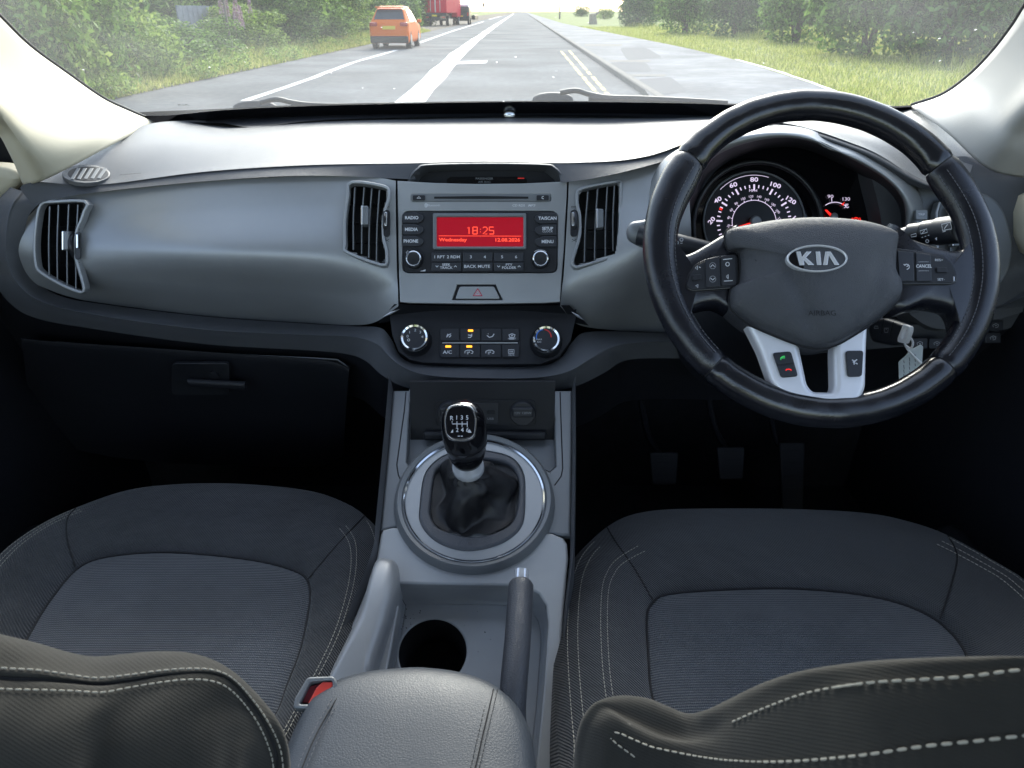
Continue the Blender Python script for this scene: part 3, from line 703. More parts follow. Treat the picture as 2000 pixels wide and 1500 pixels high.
# windscreen -----------------------------------------------------
gm = bpy.data.materials.new('windscreen_glass'); gm.use_nodes = True; N = gm.node_tree.nodes; L = gm.node_tree.links; N.clear()
go = N.new('ShaderNodeOutputMaterial'); tr = N.new('ShaderNodeBsdfTransparent'); tr.inputs[0].default_value = (.90, .95, .93, 1)
gl = N.new('ShaderNodeBsdfGlossy'); gl.inputs['Roughness'].default_value = .0; fr_ = N.new('ShaderNodeFresnel'); fr_.inputs[0].default_value = 1.45
mx = N.new('ShaderNodeMixShader'); fm_ = N.new('ShaderNodeMath'); fm_.operation = 'MULTIPLY'; fm_.inputs[1].default_value = .2; L.new(fr_.outputs[0], fm_.inputs[0]); L.new(fm_.outputs[0], mx.inputs[0]); L.new(tr.outputs[0], mx.inputs[1]); L.new(gl.outputs[0], mx.inputs[2])
df = N.new('ShaderNodeBsdfTranslucent'); df.inputs[0].default_value = (.9, .93, .9, 1); mx2 = N.new('ShaderNodeMixShader')
g_ = N.new('ShaderNodeNewGeometry'); vo = N.new('ShaderNodeTexVoronoi'); vo.inputs['Scale'].default_value = 26; vo.inputs['Randomness'].default_value = 1; L.new(g_.outputs['Position'], vo.inputs['Vector'])
mr = N.new('ShaderNodeMapRange'); mr.inputs['From Min'].default_value = .055; mr.inputs['From Max'].default_value = .03; mr.inputs['To Min'].default_value = 0; mr.inputs['To Max'].default_value = .4; L.new(vo.outputs['Distance'], mr.inputs[0])
nz = N.new('ShaderNodeTexNoise'); nz.inputs['Scale'].default_value = 6; nz.inputs['Detail'].default_value = 4; L.new(g_.outputs['Position'], nz.inputs['Vector'])
mr2 = N.new('ShaderNodeMapRange'); mr2.inputs['To Min'].default_value = .0; mr2.inputs['To Max'].default_value = .11; L.new(nz.outputs['Fac'], mr2.inputs[0])
ad = N.new('ShaderNodeMath'); ad.operation = 'ADD'; ad.use_clamp = True; L.new(mr.outputs[0], ad.inputs[0]); L.new(mr2.outputs[0], ad.inputs[1])
L.new(ad.outputs[0], mx2.inputs[0]); L.new(mx.outputs[0], mx2.inputs[1]); L.new(df.outputs[0], mx2.inputs[2]); L.new(mx2.outputs[0], go.inputs[0])
ws = empty('windscreen', (0, 1.44, 1.2), 'wide dusty windscreen looking out over the road', 'windscreen')
tl = WP + Vector((0, -math.cos(WA), math.sin(WA))) * .80; bl = WP + Vector((0, math.cos(WA), -math.sin(WA))) * .03
mk('pane', [Vector((-.86, bl.y, bl.z)), Vector((.86, bl.y, bl.z)), Vector((.76, tl.y, tl.z)), Vector((-.80, tl.y, tl.z))], [(0, 1, 2, 3)], gm, ws)
frb = [W(x, y, -.004) for x, y in [(240, 214), (330, 213), (440, 207), (640, 199), (1000, 193), (1300, 195), (1450, 199), (1600, 206), (1800, 200)]]
frc = [W(x, y, -.004) for x, y in [(230, 224), (320, 226), (440, 215), (640, 206), (1000, 199), (1300, 201), (1450, 206), (1600, 214), (1800, 208)]]
frd = [W(x, y, -.004) + Vector((0, .02, -.03)) for x, y in [(250, 250), (330, 250), (440, 240), (640, 230), (1000, 225), (1300, 225), (1450, 230), (1600, 240), (1800, 235)]]
loft2('frit_band', [frc, frd], M['gloss'], ws, nv=2)
# rubber seals along the pillars
Ledge = [(-140, -110), (0, 34), (60, 92), (130, 143), (200, 192), (250, 216), (302, 238)]
Redge = [(1780, 207), (1840, 186), (1890, 151), (1935, 106), (1975, 55), (2000, 16), (2080, -110)]
for E_ in (Ledge, Redge): tube('seal', cr([W(x, y, -.004) for x, y in E_], 6), .0045, M['rubber'], ws, 8)
text('KIA', frame3(W(340, 206, -.006), W(380, 206, -.006), W(340, 200, -.006)), 358, 205, 6.5, M['gloss'], ws, sx=1.5, h=0)
# pillars --------------------------------------------------------
pl = empty('windscreen_pillar', PY(100, 300, 1.1), 'cream windscreen pillar trim at the passenger side', 'pillar')
rA = [W(x, y, -.010) for x, y in Ledge]
rB = rowY([(-220, -20), (-70, 70), (0, 140), (60, 196), (120, 238), (175, 268), (215, 285)], [.9, 1.0, 1.06, 1.10, 1.13, 1.16, 1.2])
rC = rowY([(-260, 120), (-100, 150), (-10, 205), (28, 250), (55, 286), (78, 318), (95, 348)], [.85, .9, .96, 1.0, 1.02, 1.04, 1.06])
rD = rowY([(-300, 170), (-140, 190), (-40, 240), (-4, 262), (18, 300), (32, 330), (45, 362)], [.85, .9, .98, 1.02, 1.05, 1.07, 1.09])
loft2('pillar_trim', [rA, rB, rC, rD], M['cream'], pl, thick=.004)
pr_ = empty('windscreen_pillar', PY(1950, 300, 1.1), 'pale grey windscreen pillar trim beside the steering wheel', 'pillar')
rA = [W(x, y, -.010) for x, y in Redge]
rB = rowY([(1850, 260), (1900, 225), (1945, 200), (1990, 160), (2040, 110), (2090, 60), (2180, -40)], [1.2, 1.15, 1.12, 1.08, 1.03, .98, .9])
rC = rowY([(1930, 330), (1965, 290), (1985, 250), (2020, 210), (2060, 180), (2120, 130), (2200, 60)], [1.1, 1.06, 1.04, 1.0, .97, .93, .88])
rD = rowY([(2020, 350), (2060, 320), (2090, 300), (2110, 280), (2140, 260), (2180, 220), (2260, 160)], [1.12, 1.10, 1.08, 1.06, 1.02, .98, .92])
loft2('pillar_trim', [rA, rB, rC, rD], M['greytrim'], pr_, thick=.004)
# doors ----------------------------------------------------------
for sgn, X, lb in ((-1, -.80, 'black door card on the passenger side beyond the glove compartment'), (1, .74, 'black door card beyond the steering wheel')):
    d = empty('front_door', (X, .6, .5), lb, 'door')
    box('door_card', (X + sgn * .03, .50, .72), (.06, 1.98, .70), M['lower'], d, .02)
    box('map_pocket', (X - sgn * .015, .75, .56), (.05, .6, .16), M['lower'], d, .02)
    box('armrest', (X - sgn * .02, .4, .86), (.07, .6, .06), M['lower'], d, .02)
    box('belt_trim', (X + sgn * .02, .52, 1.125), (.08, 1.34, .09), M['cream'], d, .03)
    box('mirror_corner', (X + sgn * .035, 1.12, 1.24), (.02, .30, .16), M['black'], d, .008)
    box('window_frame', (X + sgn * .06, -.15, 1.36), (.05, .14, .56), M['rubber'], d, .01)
dp = Frame(PY(0, 290, 1.2), (1, 0, 0), (0, 0, 1)); DL = bpy.data.objects['front_door']
plate('mirror_corner', [[(-90, 150), (-20, 205), (10, 235), (40, 290), (60, 345), (38, 354), (-20, 345), (-90, 345)]], dp, -.02, 0, M['black'], DL, bev=.004)
dp2 = Frame(PY(0, 360, 1.13), (1, 0, 0), (0, -.1, 1))
plate('door_top', [[tuple(v) for v in cr([Vector(p) for p in [(-90, 330), (-20, 328), (15, 334), (37, 350), (30, 368), (8, 386), (-30, 410), (-90, 430)]], 4, True)]], dp2, -.04, 0, M['cream'], DL, bev=.012, bres=4)
# roof, out of view: added to shade the seats, shortened to admit light
rf = empty('roof', (0, 0, 1.7), 'unseen pale roof lining above the front seats', 'roof')
loft('headliner', [[Vector((-.80, tl.y - .01, tl.z + .0)), Vector((0, tl.y - .01, tl.z + .015)), Vector((.76, tl.y - .01, tl.z))], [Vector((-.78, .45, 1.70)), Vector((0, .45, 1.73)), Vector((.74, .45, 1.70))], [Vector((-.78, -.1, 1.70)), Vector((0, -.1, 1.74)), Vector((.74, -.1, 1.70))], [Vector((-.78, -.8, 1.66)), Vector((0, -.8, 1.70)), Vector((.74, -.8, 1.66))]], M['greytrim'], rf, nu=12, nv=4, thick=.02)
# dashboard ------------------------------------------------------
dash = empty('dashboard', (0, 1.2, .9), 'black dashboard with silver grey trim panels and curved top', 'dashboard')
t1 = [(250, 262), (302, 240), (440, 232), (640, 222), (820, 217), (1000, 215), (1200, 216), (1400, 222), (1560, 226), (1700, 226), (1800, 212), (1850, 250)]
t2 = [(130, 318), (230, 292), (420, 275), (640, 262), (820, 257), (1000, 255), (1200, 256), (1370, 250), (1540, 236), (1700, 258), (1840, 280), (1900, 305)]
t3 = [(70, 354), (190, 359), (400, 334), (600, 321), (800, 317), (950, 314), (1125, 316), (1270, 303), (1480, 240), (1680, 286), (1800, 350), (1880, 372)]
t1b = [(40, 366), (185, 366), (398, 340), (600, 327), (800, 322), (950, 319), (1125, 321), (1272, 309), (1478, 246), (1670, 292), (1794, 356), (1878, 378)]
t4 = [(62, 398), (185, 376), (400, 354), (600, 343), (800, 350), (950, 356), (1112, 355), (1272, 322), (1470, 262), (1650, 300), (1782, 362), (1876, 384)]
Yt1 = [1.30, 1.36, 1.42, 1.43, 1.44, 1.44, 1.44, 1.43, 1.42, 1.40, 1.36, 1.28]
Yt2 = [1.16, 1.20, 1.24, 1.25, 1.26, 1.26, 1.26, 1.22, 1.16, 1.16, 1.18, 1.16]
Yt3 = [1.07, 1.10, 1.118, 1.125, 1.125, 1.125, 1.125, 1.115, 1.08, 1.07, 1.07, 1.08]
Yt3b = [1.06, 1.095, 1.112, 1.118, 1.118, 1.118, 1.118, 1.108, 1.07, 1.06, 1.06, 1.07]
Yt4 = [1.06, 1.085, 1.096, 1.099, 1.105, 1.105, 1.095, 1.09, 1.085, 1.075, 1.07, 1.08]
RECESS = [(803, 352), (815, 336), (835, 326), (1065, 325), (1085, 333), (1100, 353), (1100, 362), (803, 362)]
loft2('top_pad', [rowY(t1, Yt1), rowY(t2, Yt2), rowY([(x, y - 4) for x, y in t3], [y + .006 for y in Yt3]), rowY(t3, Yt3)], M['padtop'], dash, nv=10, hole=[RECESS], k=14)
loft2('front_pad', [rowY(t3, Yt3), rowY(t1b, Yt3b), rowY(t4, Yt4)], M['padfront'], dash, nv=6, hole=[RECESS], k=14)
# defroster grille strip under the glass
loft2('defroster_strip', [rowY([(300, 238), (440, 226), (640, 215), (1000, 208), (1300, 210), (1450, 216), (1700, 222), (1790, 210)], 1.425),
      rowY([(436, 240), (500, 249), (640, 234), (1000, 226), (1250, 227), (1400, 238), (1600, 240), (1700, 238)], [1.34, 1.33, 1.35, 1.36, 1.36, 1.35, 1.36, 1.38])], M['lower'], dash, nv=3)
sn = lathe('sun_sensor', Frame(PY(995, 226, 1.375), (1, 0, 0), (0, 1, .05)), [(.0125, 0), (.0125, .003), (.011, .007), (.007, .010), (.002, .0115)], M['chrome'], dash, 24)
TH3 = 0
# passenger trim
pt = [(50, 428), (100, 386), (200, 374), (400, 354), (600, 343), (680, 342), (740, 347), (773, 353)]
pa = [(38, 452), (90, 430), (200, 420), (400, 405), (600, 400), (680, 400), (740, 402), (773, 404)]
pc = [(34, 488), (90, 493), (200, 490), (400, 493), (600, 500), (680, 510), (740, 518), (775, 522)]
pb = [(44, 522), (95, 535), (200, 542), (400, 558), (600, 574), (690, 580), (740, 574), (777, 560)]
pe_ = [(64, 553), (130, 578), (200, 592), (400, 617), (600, 631), (690, 635), (735, 628), (778, 598)]
LV = [(81, 402), (104, 397), (163, 396), (160, 412), (154, 430), (147, 446), (143, 468), (143, 498), (147, 516), (153, 536), (160, 564), (153, 567), (121, 554), (80, 530), (71, 513), (69, 475), (73, 433)]
MV = [(688, 358), (748, 366), (756, 376), (755, 390), (749, 408), (745, 432), (746, 468), (751, 486), (752, 505), (745, 514), (680, 490), (676, 476), (676, 428), (682, 380)]
RV = [(1203, 357), (1210, 365), (1208, 447), (1204, 488), (1199, 497), (1143, 514), (1126, 518), (1121, 512), (1125, 496), (1131, 477), (1136, 452), (1135, 419), (1131, 400), (1130, 382), (1138, 370)]
loft2('passenger_trim_panel', [rowY(pt, [1.085, 1.09, 1.10, 1.105, 1.11, 1.11, 1.105, 1.10]), rowY(pa, [1.065, 1.075, 1.08, 1.08, 1.085, 1.085, 1.085, 1.085]),
      rowY(pc, [1.058, 1.060, 1.052, 1.03, 1.034, 1.042, 1.048, 1.052]), rowY(pb, [1.062, 1.065, 1.058, 1.056, 1.06, 1.058, 1.045, 1.04]), rowY(pe_, [1.07, 1.09, 1.108, 1.115, 1.115, 1.09, 1.05, 1.03])], M['silver'], dash, nv=22, hole=[LV, MV], k=34)
# centre stack frame
SF = frame3(PY(925, 355, 1.10), PY(1025, 355, 1.10), PY(925, 355, 1.10) + (PY(925, 355, 1.10) - PY(925, 590, 1.03)))
stack = plate('centre_stack_trim', [[(776, 353), (850, 357), (930, 359), (1020, 358), (1108, 354), (1106, 400), (1102, 480), (1097, 545), (1094, 590), (1060, 592), (930, 594), (800, 592), (781, 590), (778, 500)],
      rrect(803, 379, 1076, 393, 4), rrect(786, 412, 1089, 533, 14), [(893, 556), (968, 556), (982, 586), (883, 586)]], SF, -.010, .0, M['silver'], dash, bev=.0012)
# right-hand trim left of the wheel
rt = [(1111, 354), (1160, 348), (1210, 338), (1270, 320), (1320, 300), (1390, 268)]
ra = [(1109, 404), (1160, 400), (1210, 392), (1260, 382), (1300, 372), (1350, 350)]
rc = [(1102, 522), (1160, 515), (1210, 502), (1250, 486), (1285, 476), (1350, 460)]
rb = [(1098, 560), (1160, 578), (1210, 574), (1250, 562), (1285, 556), (1350, 550)]
re_ = [(1094, 598), (1130, 634), (1200, 645), (1250, 648), (1290, 650), (1360, 650)]
loft2('driver_trim_panel', [rowY(rt, [1.10, 1.105, 1.11, 1.105, 1.09, 1.07]), rowY(ra, [1.085, 1.085, 1.085, 1.08, 1.07, 1.06]), rowY(rc, [1.052, 1.045, 1.038, 1.034, 1.035, 1.04]), rowY(rb, [1.04, 1.045, 1.05, 1.055, 1.06, 1.07]), rowY(re_, [1.03, 1.07, 1.11, 1.12, 1.12, 1.12])], M['silver'], dash, nv=22, hole=[RV], k=26)
# lower padded band round the panels and under the climate controls
ub = [(100, 383), (62, 412), (48, 452), (46, 500), (68, 546), (118, 578), (200, 594), (400, 618), (600, 632), (690, 637), (742, 640), (764, 662), (786, 700), (830, 713), (930, 716), (1050, 715), (1094, 700), (1118, 668), (1140, 650), (1200, 647), (1300, 650), (1450, 645), (1600, 630), (1726, 617), (1854, 604), (1960, 568), (2060, 500), (2120, 400)]
lb_ = [(40, 372), (18, 402), (8, 450), (8, 505), (26, 552), (76, 592), (180, 618), (400, 648), (600, 658), (688, 662), (735, 678), (762, 706), (800, 727), (850, 738), (930, 742), (1040, 742), (1110, 730), (1160, 704), (1200, 682), (1240, 674), (1310, 670), (1450, 668), (1600, 655), (1726, 644), (1856, 629), (1990, 590), (2090, 520), (2160, 420)]
lc_ = [(20, 366), (-10, 400), (-20, 455), (-18, 520), (4, 575), (60, 618), (180, 642), (400, 672), (600, 684), (680, 692), (716, 706), (745, 732), (790, 756), (850, 764), (930, 768), (1040, 768), (1120, 756), (1180, 728), (1215, 706), (1260, 700), (1330, 700), (1450, 700), (1600, 690), (1726, 680), (1856, 668), (2000, 630), (2120, 550), (2200, 440)]
n_ = len(ub)
YU = [1.09, 1.075, 1.065, 1.065, 1.075, 1.09, 1.10, 1.105, 1.105, 1.09, 1.05, 1.035, 1.012, 1.005, 1.002, 1.005, 1.012, 1.035, 1.06, 1.10, 1.105, 1.10, 1.10, 1.10, 1.10, 1.09, 1.08, 1.08]
YL = [1.09, 1.06, 1.045, 1.04, 1.04, 1.04, 1.045, 1.05, 1.05, 1.045, 1.02, .99, .975, .97, .97, .97, .975, .99, 1.02, 1.04, 1.05, 1.05, 1.05, 1.05, 1.05, 1.04, 1.04, 1.05]
YC = [1.12, 1.09, 1.07, 1.06, 1.06, 1.06, 1.065, 1.07, 1.07, 1.065, 1.04, 1.01, .99, .985, .985, .985, .99, 1.01, 1.04, 1.06, 1.07, 1.07, 1.07, 1.07, 1.07, 1.06, 1.07, 1.1]
loft2('lower_pad', [rowY(ub, YU), rowY([((a[0] * .25 + b[0] * .75), (a[1] * .25 + b[1] * .75)) for a, b in zip(ub, lb_)], [y + .003 for y in YL]), rowY(lb_, [y + .002 for y in YL]), rowY(lc_, YC)], M['pad'], dash, nv=8, k=8)
# lower panels in the shade
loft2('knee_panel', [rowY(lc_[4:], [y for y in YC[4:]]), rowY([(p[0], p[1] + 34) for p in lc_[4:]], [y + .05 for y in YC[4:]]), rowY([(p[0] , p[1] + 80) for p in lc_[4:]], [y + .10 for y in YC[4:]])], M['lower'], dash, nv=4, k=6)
gb = empty('glove_compartment', (0, 0, 0), parent=dash); gb.location = (0, 0, 0); WL[gb.name] = WL[dash.name].copy()
loft2('lid', [rowY([(40, 660), (120, 668), (280, 680), (480, 693), (640, 701), (684, 716)], 1.075), rowY([(44, 680), (120, 692), (280, 704), (480, 718), (640, 730), (680, 742)], 1.07), rowY([(60, 820), (120, 870), (280, 900), (480, 910), (620, 910), (670, 890)], 1.22)], M['lower'], gb, nv=8, k=10)
tube('lid_highlight', cr(rowY([(110, 668), (280, 680), (480, 693), (640, 701), (664, 706), (680, 718)], 1.066), 8), .0011, M['silver_dark'], gb, 6)  # paler tube stands in for the highlight along the lid's top edge
GH = frame3(PY(420, 745, 1.066), PY(470, 748, 1.066), PY(420, 725, 1.06))
plate('handle_recess', [rrect(335, 710, 448, 772, 10)], GH, -.004, .002, M['black'], gb)
plate('handle', [[(364, 745), (478, 751), (480, 764), (368, 757)]], GH, .004, .014, M['lower'], gb, bev=.004)
lathe('lock', GH.at(418, 732, .003), [(.007, 0), (.007, .002), (.005, .0025)], M['black'], gb, 20)
box('dash_light_block', (-.03, 1.24, 1.03), (1.46, .12, .26), M['black'], dash, .01)  # unseen black box, added to stop light leaking between the dash panels
box('stack_backing', (-.05, 1.165, 1.10), (.62, .03, .17), M['black'], dash, .005)  # this and the next: unseen backings added to close light gaps
box('trim_backing', (-.40, 1.16, 1.08), (.62, .03, .17), M['black'], dash, .005)
# oval demister vent on the far left of the top
A_ = PY(185, 359, 1.097); OV = Frame(A_, A_ - PY(75, 355, 1.072), PY(225, 293, 1.199) - A_); OV.o = OV.o + OV.n * .0035
dv = plate('demister_vent', [ell(168, 339, 47, 18, 40)], OV, -.006, .0004, M['padtop'], dash, bev=.001)
plate('demister_recess', [ell(172, 339, 40, 14, 36)], OV, -.001, .0008, M['black'], dv, bev=.0003)
for k in range(5):
    x = 143 + k * 13; plate('slat', [[(x - 6, 349 - k * .5), (x + 1, 350 - k * .5), (x + 14, 328 + (k > 3)), (x + 7, 328 + (k > 3))]], OV, .0004, .0016, M['slatgrey'], dv, bev=.0006)
text('AIRBAG', frame3(PY(254, 340, 1.12), PY(300, 336, 1.125), PY(254, 340, 1.12) + Vector((0, .05, .01))), 254, 340, 6.5, M['seam'], dash, sx=1.3, h=.001)
# ---------------------------------------------------------------- air vents
def vent(outline, fr, slats, knob, wheelr, label, ring=6, flip=1):
    e = empty('air_vent', fr.px(*outline[0]), parent=dash)
    e['label'] = label
    n = len(outline); cx = sum(p[0] for p in outline) / n; cy = sum(p[1] for p in outline) / n
    O = [tuple(p) for p in cr([Vector(p) for p in outline], 3, True)] if ring else outline
    outer = []
    m_ = len(O)
    for i, p in enumerate(O):
        a = Vector(O[i - 1]); b = Vector(O[(i + 1) % m_]); t = (b - a).normalized(); q = Vector((t.y, -t.x)); 
        if q.dot(Vector(p) - Vector((cx, cy))) < 0 and abs(p[1] - cy) > 30: q = -q
        outer.append((p[0] + q.x * ring, p[1] + q.y * ring))
    area = sum(O[i - 1][0] * O[i][1] - O[i][0] * O[i - 1][1] for i in range(m_))
    outer = []
    for i, p in enumerate(O):
        a = Vector(O[i - 1]); b = Vector(O[(i + 1) % m_]); t = (b - a).normalized(); q = Vector((t.y, -t.x)) * (1 if area > 0 else -1)
        outer.append((p[0] + q.x * ring, p[1] + q.y * ring))
    plate('frame', [outer, O], fr, -.012, .0022, M['silver'], e, bev=.0016, bres=3)
    A = [fr.px(p[0], p[1], .000) for p in O]; B = [fr.px(cx + (p[0] - cx) * .97, cy + (p[1] - cy) * .97, -.045) for p in O]
    V = A + B; Fc = [(i, (i + 1) % m_, (i + 1) % m_ + m_, i + m_) for i in range(m_)] + [tuple(range(m_, 2 * m_))]
    mk('duct', V, Fc, M['black'], e)
    for k, (xt, yt, xb, yb) in enumerate(slats):
        dx = 2.6
        P = [(xt, yt), ((xt + xb) / 2 - flip * 1.6, (yt + yb) / 2), (xb, yb)]
        F_ = []; V = []
        for (x, y) in [tuple(v) for v in cr([Vector(p) for p in P], 6)]:
            for (ddx, h) in ((-1.1, -.003), (1.1, -.003), (3.0 * flip, -.022), (1.6 * flip, -.022)): V.append(fr.px(x + ddx, y, h))
        nn = len(V) // 4
        for i in range(nn - 1):
            for j in range(4): F_.append((4 * i + j, 4 * i + (j + 1) % 4, 4 * i + 4 + (j + 1) % 4, 4 * i + 4 + j))
        F_ += [(0, 1, 2, 3), tuple(4 * (nn - 1) + j for j in range(4))]
        mk('slat', V, F_, M['silver_dark'], e, fix=True)
    for y in range(3):     # horizontal vanes deeper in
        yy = cy - 38 + y * 38; xs = [p[0] for p in O]
        plate('vane', [rect(min(xs) + 8, yy - 2, max(xs) - 10, yy + 2)], fr, -.038, -.030, M['lower'], e, bev=.0003)
    kx, ky = knob; kb = plate('knob', [rrect(kx - 7, ky - 19, kx + 7, ky + 19, 4)], fr, -.008, .006, M['silver_dark'], e, bev=.002)
    plate('chrome_strip', [rrect(kx - 7.5, ky - 19, kx - 3.5, ky + 19, 1.8)], fr, .004, .0075, M['chrome'], kb, bev=.0012)
    wx, wy, ww, wh = wheelr
    plate('wheel_slot', [rrect(wx - ww, wy - wh, wx + ww, wy + wh, ww * .9)], fr, .0, .0022, M['black'], e, bev=.0006)
    th = lathe('thumb_wheel', Frame(fr.px(wx, wy, -.012), fr.y, fr.n), [(.0185 * wh / 26, -.0026), (.0195 * wh / 26, -.001), (.0195 * wh / 26, .001), (.0185 * wh / 26, .0026)], M['black'], e, 36)
    plate('chrome_strip', [rrect(wx - ww * .6, wy - wh * .85, wx + ww * .1, wy + wh * .2, 2)], fr, .0035, .0068, M['chrome'], th, bev=.001)
    ribbon('lettering', [[(wx - 5, wy - wh - 7), (wx + 5, wy - wh - 7), (wx + 5, wy - wh - 4), (wx - 5, wy - wh - 4), (wx - 5, wy - wh - 7)], [(wx - 4, wy + wh + 5), (wx + 5, wy + wh + 10), (wx - 4, wy + wh + 10), (wx + 5, wy + wh + 5)]], fr, 1.1, .0006, M['seam'], e)
    return e
def fr_of(px, py, Y, slopeY, yawY=0):
    o = PY(px, py, Y); return frame3(o, PY(px + 60, py, Y + yawY), PY(px, py - 60, Y + slopeY))
LF = fr_of(115, 480, 1.052, .012, .0); MF = fr_of(715, 440, 1.061, .022, 0); RF = fr_of(1165, 440, 1.068, .022, 0)
vent(LV, LF, [(97, 403, 96, 545), (114, 400, 112, 555), (134, 399, 131, 562), (152, 400, 148, 566)], (127, 470), (151, 480, 6, 27), 'air vent with thumb wheel at the far passenger end')
vent(MV, MF, [(693, 366, 690, 488), (711, 366, 706, 496), (726, 368, 720, 504), (741, 371, 735, 510)], (712, 420), (755, 436, 7, 26), 'air vent between passenger trim and radio', flip=1)
vent(RV, RF, [(1148, 374, 1141, 512), (1167, 368, 1161, 508), (1186, 364, 1182, 502), (1200, 362, 1197, 490)], (1172, 426), (1121, 436, 7, 26), 'air vent between radio and steering wheel', flip=1)
# ---------------------------------------------------------------- instrument hood and cluster
O_ = [(1322, 560), (1322, 500), (1330, 440), (1345, 380), (1364, 338), (1405, 301), (1468, 277), (1534, 269), (1585, 277), (1630, 295), (1690, 325), (1735, 355), (1760, 385), (1768, 415), (1766, 455), (1758, 500), (1740, 560)]
Q_ = [(1256, 560), (1254, 500), (1262, 440), (1282, 370), (1318, 318), (1385, 279), (1462, 260), (1525, 255), (1579, 262), (1615, 281), (1675, 301), (1735, 337), (1771, 370), (1790, 412), (1788, 450), (1782, 500), (1770, 560)]
M_ = [((a[0] + b[0]) / 2, (a[1] + b[1]) / 2) for a, b in zip(O_, Q_)]
S_ = [(1240, 570), (1246, 505), (1252, 440), (1268, 365), (1300, 308), (1378, 268), (1460, 248), (1525, 243), (1585, 250), (1628, 266), (1685, 285), (1748, 322), (1786, 358), (1806, 408), (1804, 450), (1796, 500), (1785, 570)]
hood = empty('instrument_cluster', PY(1550, 430, 1.1), 'instrument cluster with lit speedometer under a silver rimmed hood behind the wheel', 'instrument cluster')
YO = [1.06] * 3 + [1.05, 1.045, 1.04, 1.035, 1.035, 1.04, 1.045, 1.05, 1.05, 1.05, 1.055, 1.06, 1.06, 1.06]
loft2('hood_rim', [rowY(O_, [y + .012 for y in YO]), rowY([(a[0] * .9 + b[0] * .1, a[1] * .9 + b[1] * .1) for a, b in zip(O_, Q_)], YO), rowY(M_, [y - .003 for y in YO]), rowY(Q_, [y + .006 for y in YO]), rowY(S_, [y + .04 for y in YO])], M['silver'], hood, nv=5, k=8, thick=.003)
CB_ = rowY([(p[0] * .9 + 155, p[1] * .92 + 40) for p in O_], 1.16)
loft2('hood_lining', [rowY(O_, [y + .012 for y in YO]), CB_], M['black'], hood, nv=3, k=6)
CL = frame3(PY(1550, 430, 1.145), PY(1610, 430, 1.145), PY(1550, 370, 1.165))
plate('dial_panel', [[(1300, 300), (1400, 240), (1560, 230), (1700, 290), (1790, 350), (1800, 640), (1300, 640)]], CL, -.012, 0, M['gloss'], hood)
def pol(cx, cy, r, deg): return (cx + r * math.sin(math.radians(deg)), cy - r * math.cos(math.radians(deg)))
sp = empty('speedometer', PY(1472, 434, 1.14), parent=hood)
DC = (1473, 434)
V = [pol(*DC, 118, a) for a in range(-120, 121, 5)]
tube('pod_ring', [CL.px(*pol(1480, 442, 126, a), .02) for a in range(-100, 101, 5)], .004, M['black'], sp, 8)
tube('dial_bezel', [CL.px(*pol(DC[0], DC[1], 99, a), .004) for a in range(-130, 131, 4)], .0016, M['silver_dark'], sp, 8)
plate('dial_face', [[pol(*DC, 97, a) for a in range(0, 360, 5)]], CL, .0, .003, M['black'], sp, bev=.0005)
maj = [[pol(*DC, r, 29.3 * (k - 4)) for r in (62, 74)] for k in range(0, 9)]
ribbon('dial_marks', maj, CL, 3.4, .004, M['lit'], sp)
ribbon('dial_marks', [[pol(*DC, r, 29.3 / 4 * k) for r in (67, 73)] for k in range(-16, 17) if k % 4], CL, 2.2, .004, M['lit'], sp)
ribbon('dial_marks', [[pol(*DC, 43, a) for a in range(-100, 101, 5)]] + [[pol(*DC, r, 18.2 * k - 116.6) for r in (43, 46.5)] for k in range(1, 13)], CL, 1.2, .004, M['lit'], sp)
ribbon('dial_marks', [[pol(*DC, 92, a) for a in range(-46, 22, 4)]], CL, .9, .004, M['lit'], sp)
dabs('speed_mark', [[pol(*DC, r, a) for r, a in ((67, -70), (73, -70), (73, -66.5), (67, -66.5))]], CL, .0042, M['litred'], sp)
for v in (20, 40, 60, 80, 100, 120, 140):
    a = 29.3 * (v / 20 - 4); x, y = pol(*DC, 83, a); text(str(v), CL, x, y, 8.2, M['lit'], sp, sx=1.35, rot=-a * .55, h=.0042, bold=.02)
for v in range(20, 241, 20):
    a = 18.2 * v / 20 - 116.6; x, y = pol(*DC, 50.5, a); text(str(v), CL, x, y, 4.6, M['lit'], sp, sx=1.0, rot=-a * .6, h=.0042)
text('MPH', CL, 1471, 372.5, 5.2, M['lit'], sp, sx=1.1, h=.0042)
ndl = plate('needle', [[(1476, 431), (1472, 440), (1436, 447), (1434, 444)]], CL, .008, .010, M['litred'], sp, bev=.0004)
lathe('hub_cap', CL.at(1474, 434, .006), [(.0085, 0), (.0085, .006), (.0065, .008)], M['silver'], sp, 28)
tg = empty('temperature_gauge', PY(1630, 410, 1.14), parent=hood)
TC = (1628, 424)
ribbon('dial_marks', [[pol(TC[0] + 3, TC[1] + 4, 33, a) for a in range(-35, 41, 5)], [pol(TC[0], TC[1], r, -6) for r in (30, 37)]], CL, 1.5, .004, M['lit'], tg)
text('90', CL, 1622, 384, 6.5, M['lit'], tg, sx=1.3, h=.004); text('130', CL, 1652, 389, 6.5, M['lit'], tg, sx=1.2, h=.004)
dabs('hot_mark', [[(1643, 399), (1650, 394), (1647, 402)]], CL, .0042, M['litred'], tg)
ribbon('coolant_icon', [[(1652, 398), (1652, 404)], [(1649, 406), (1652, 404), (1655, 406), (1658, 404)], [(1652, 399), (1657, 399)], [(1652, 402), (1656, 402)]], CL, 1.3, .004, M['lit'], tg)
plate('needle', [[(1611, 410), (1615, 409), (1631, 424), (1627, 428)]], CL, .008, .0095, M['litred'], tg, bev=.0004)
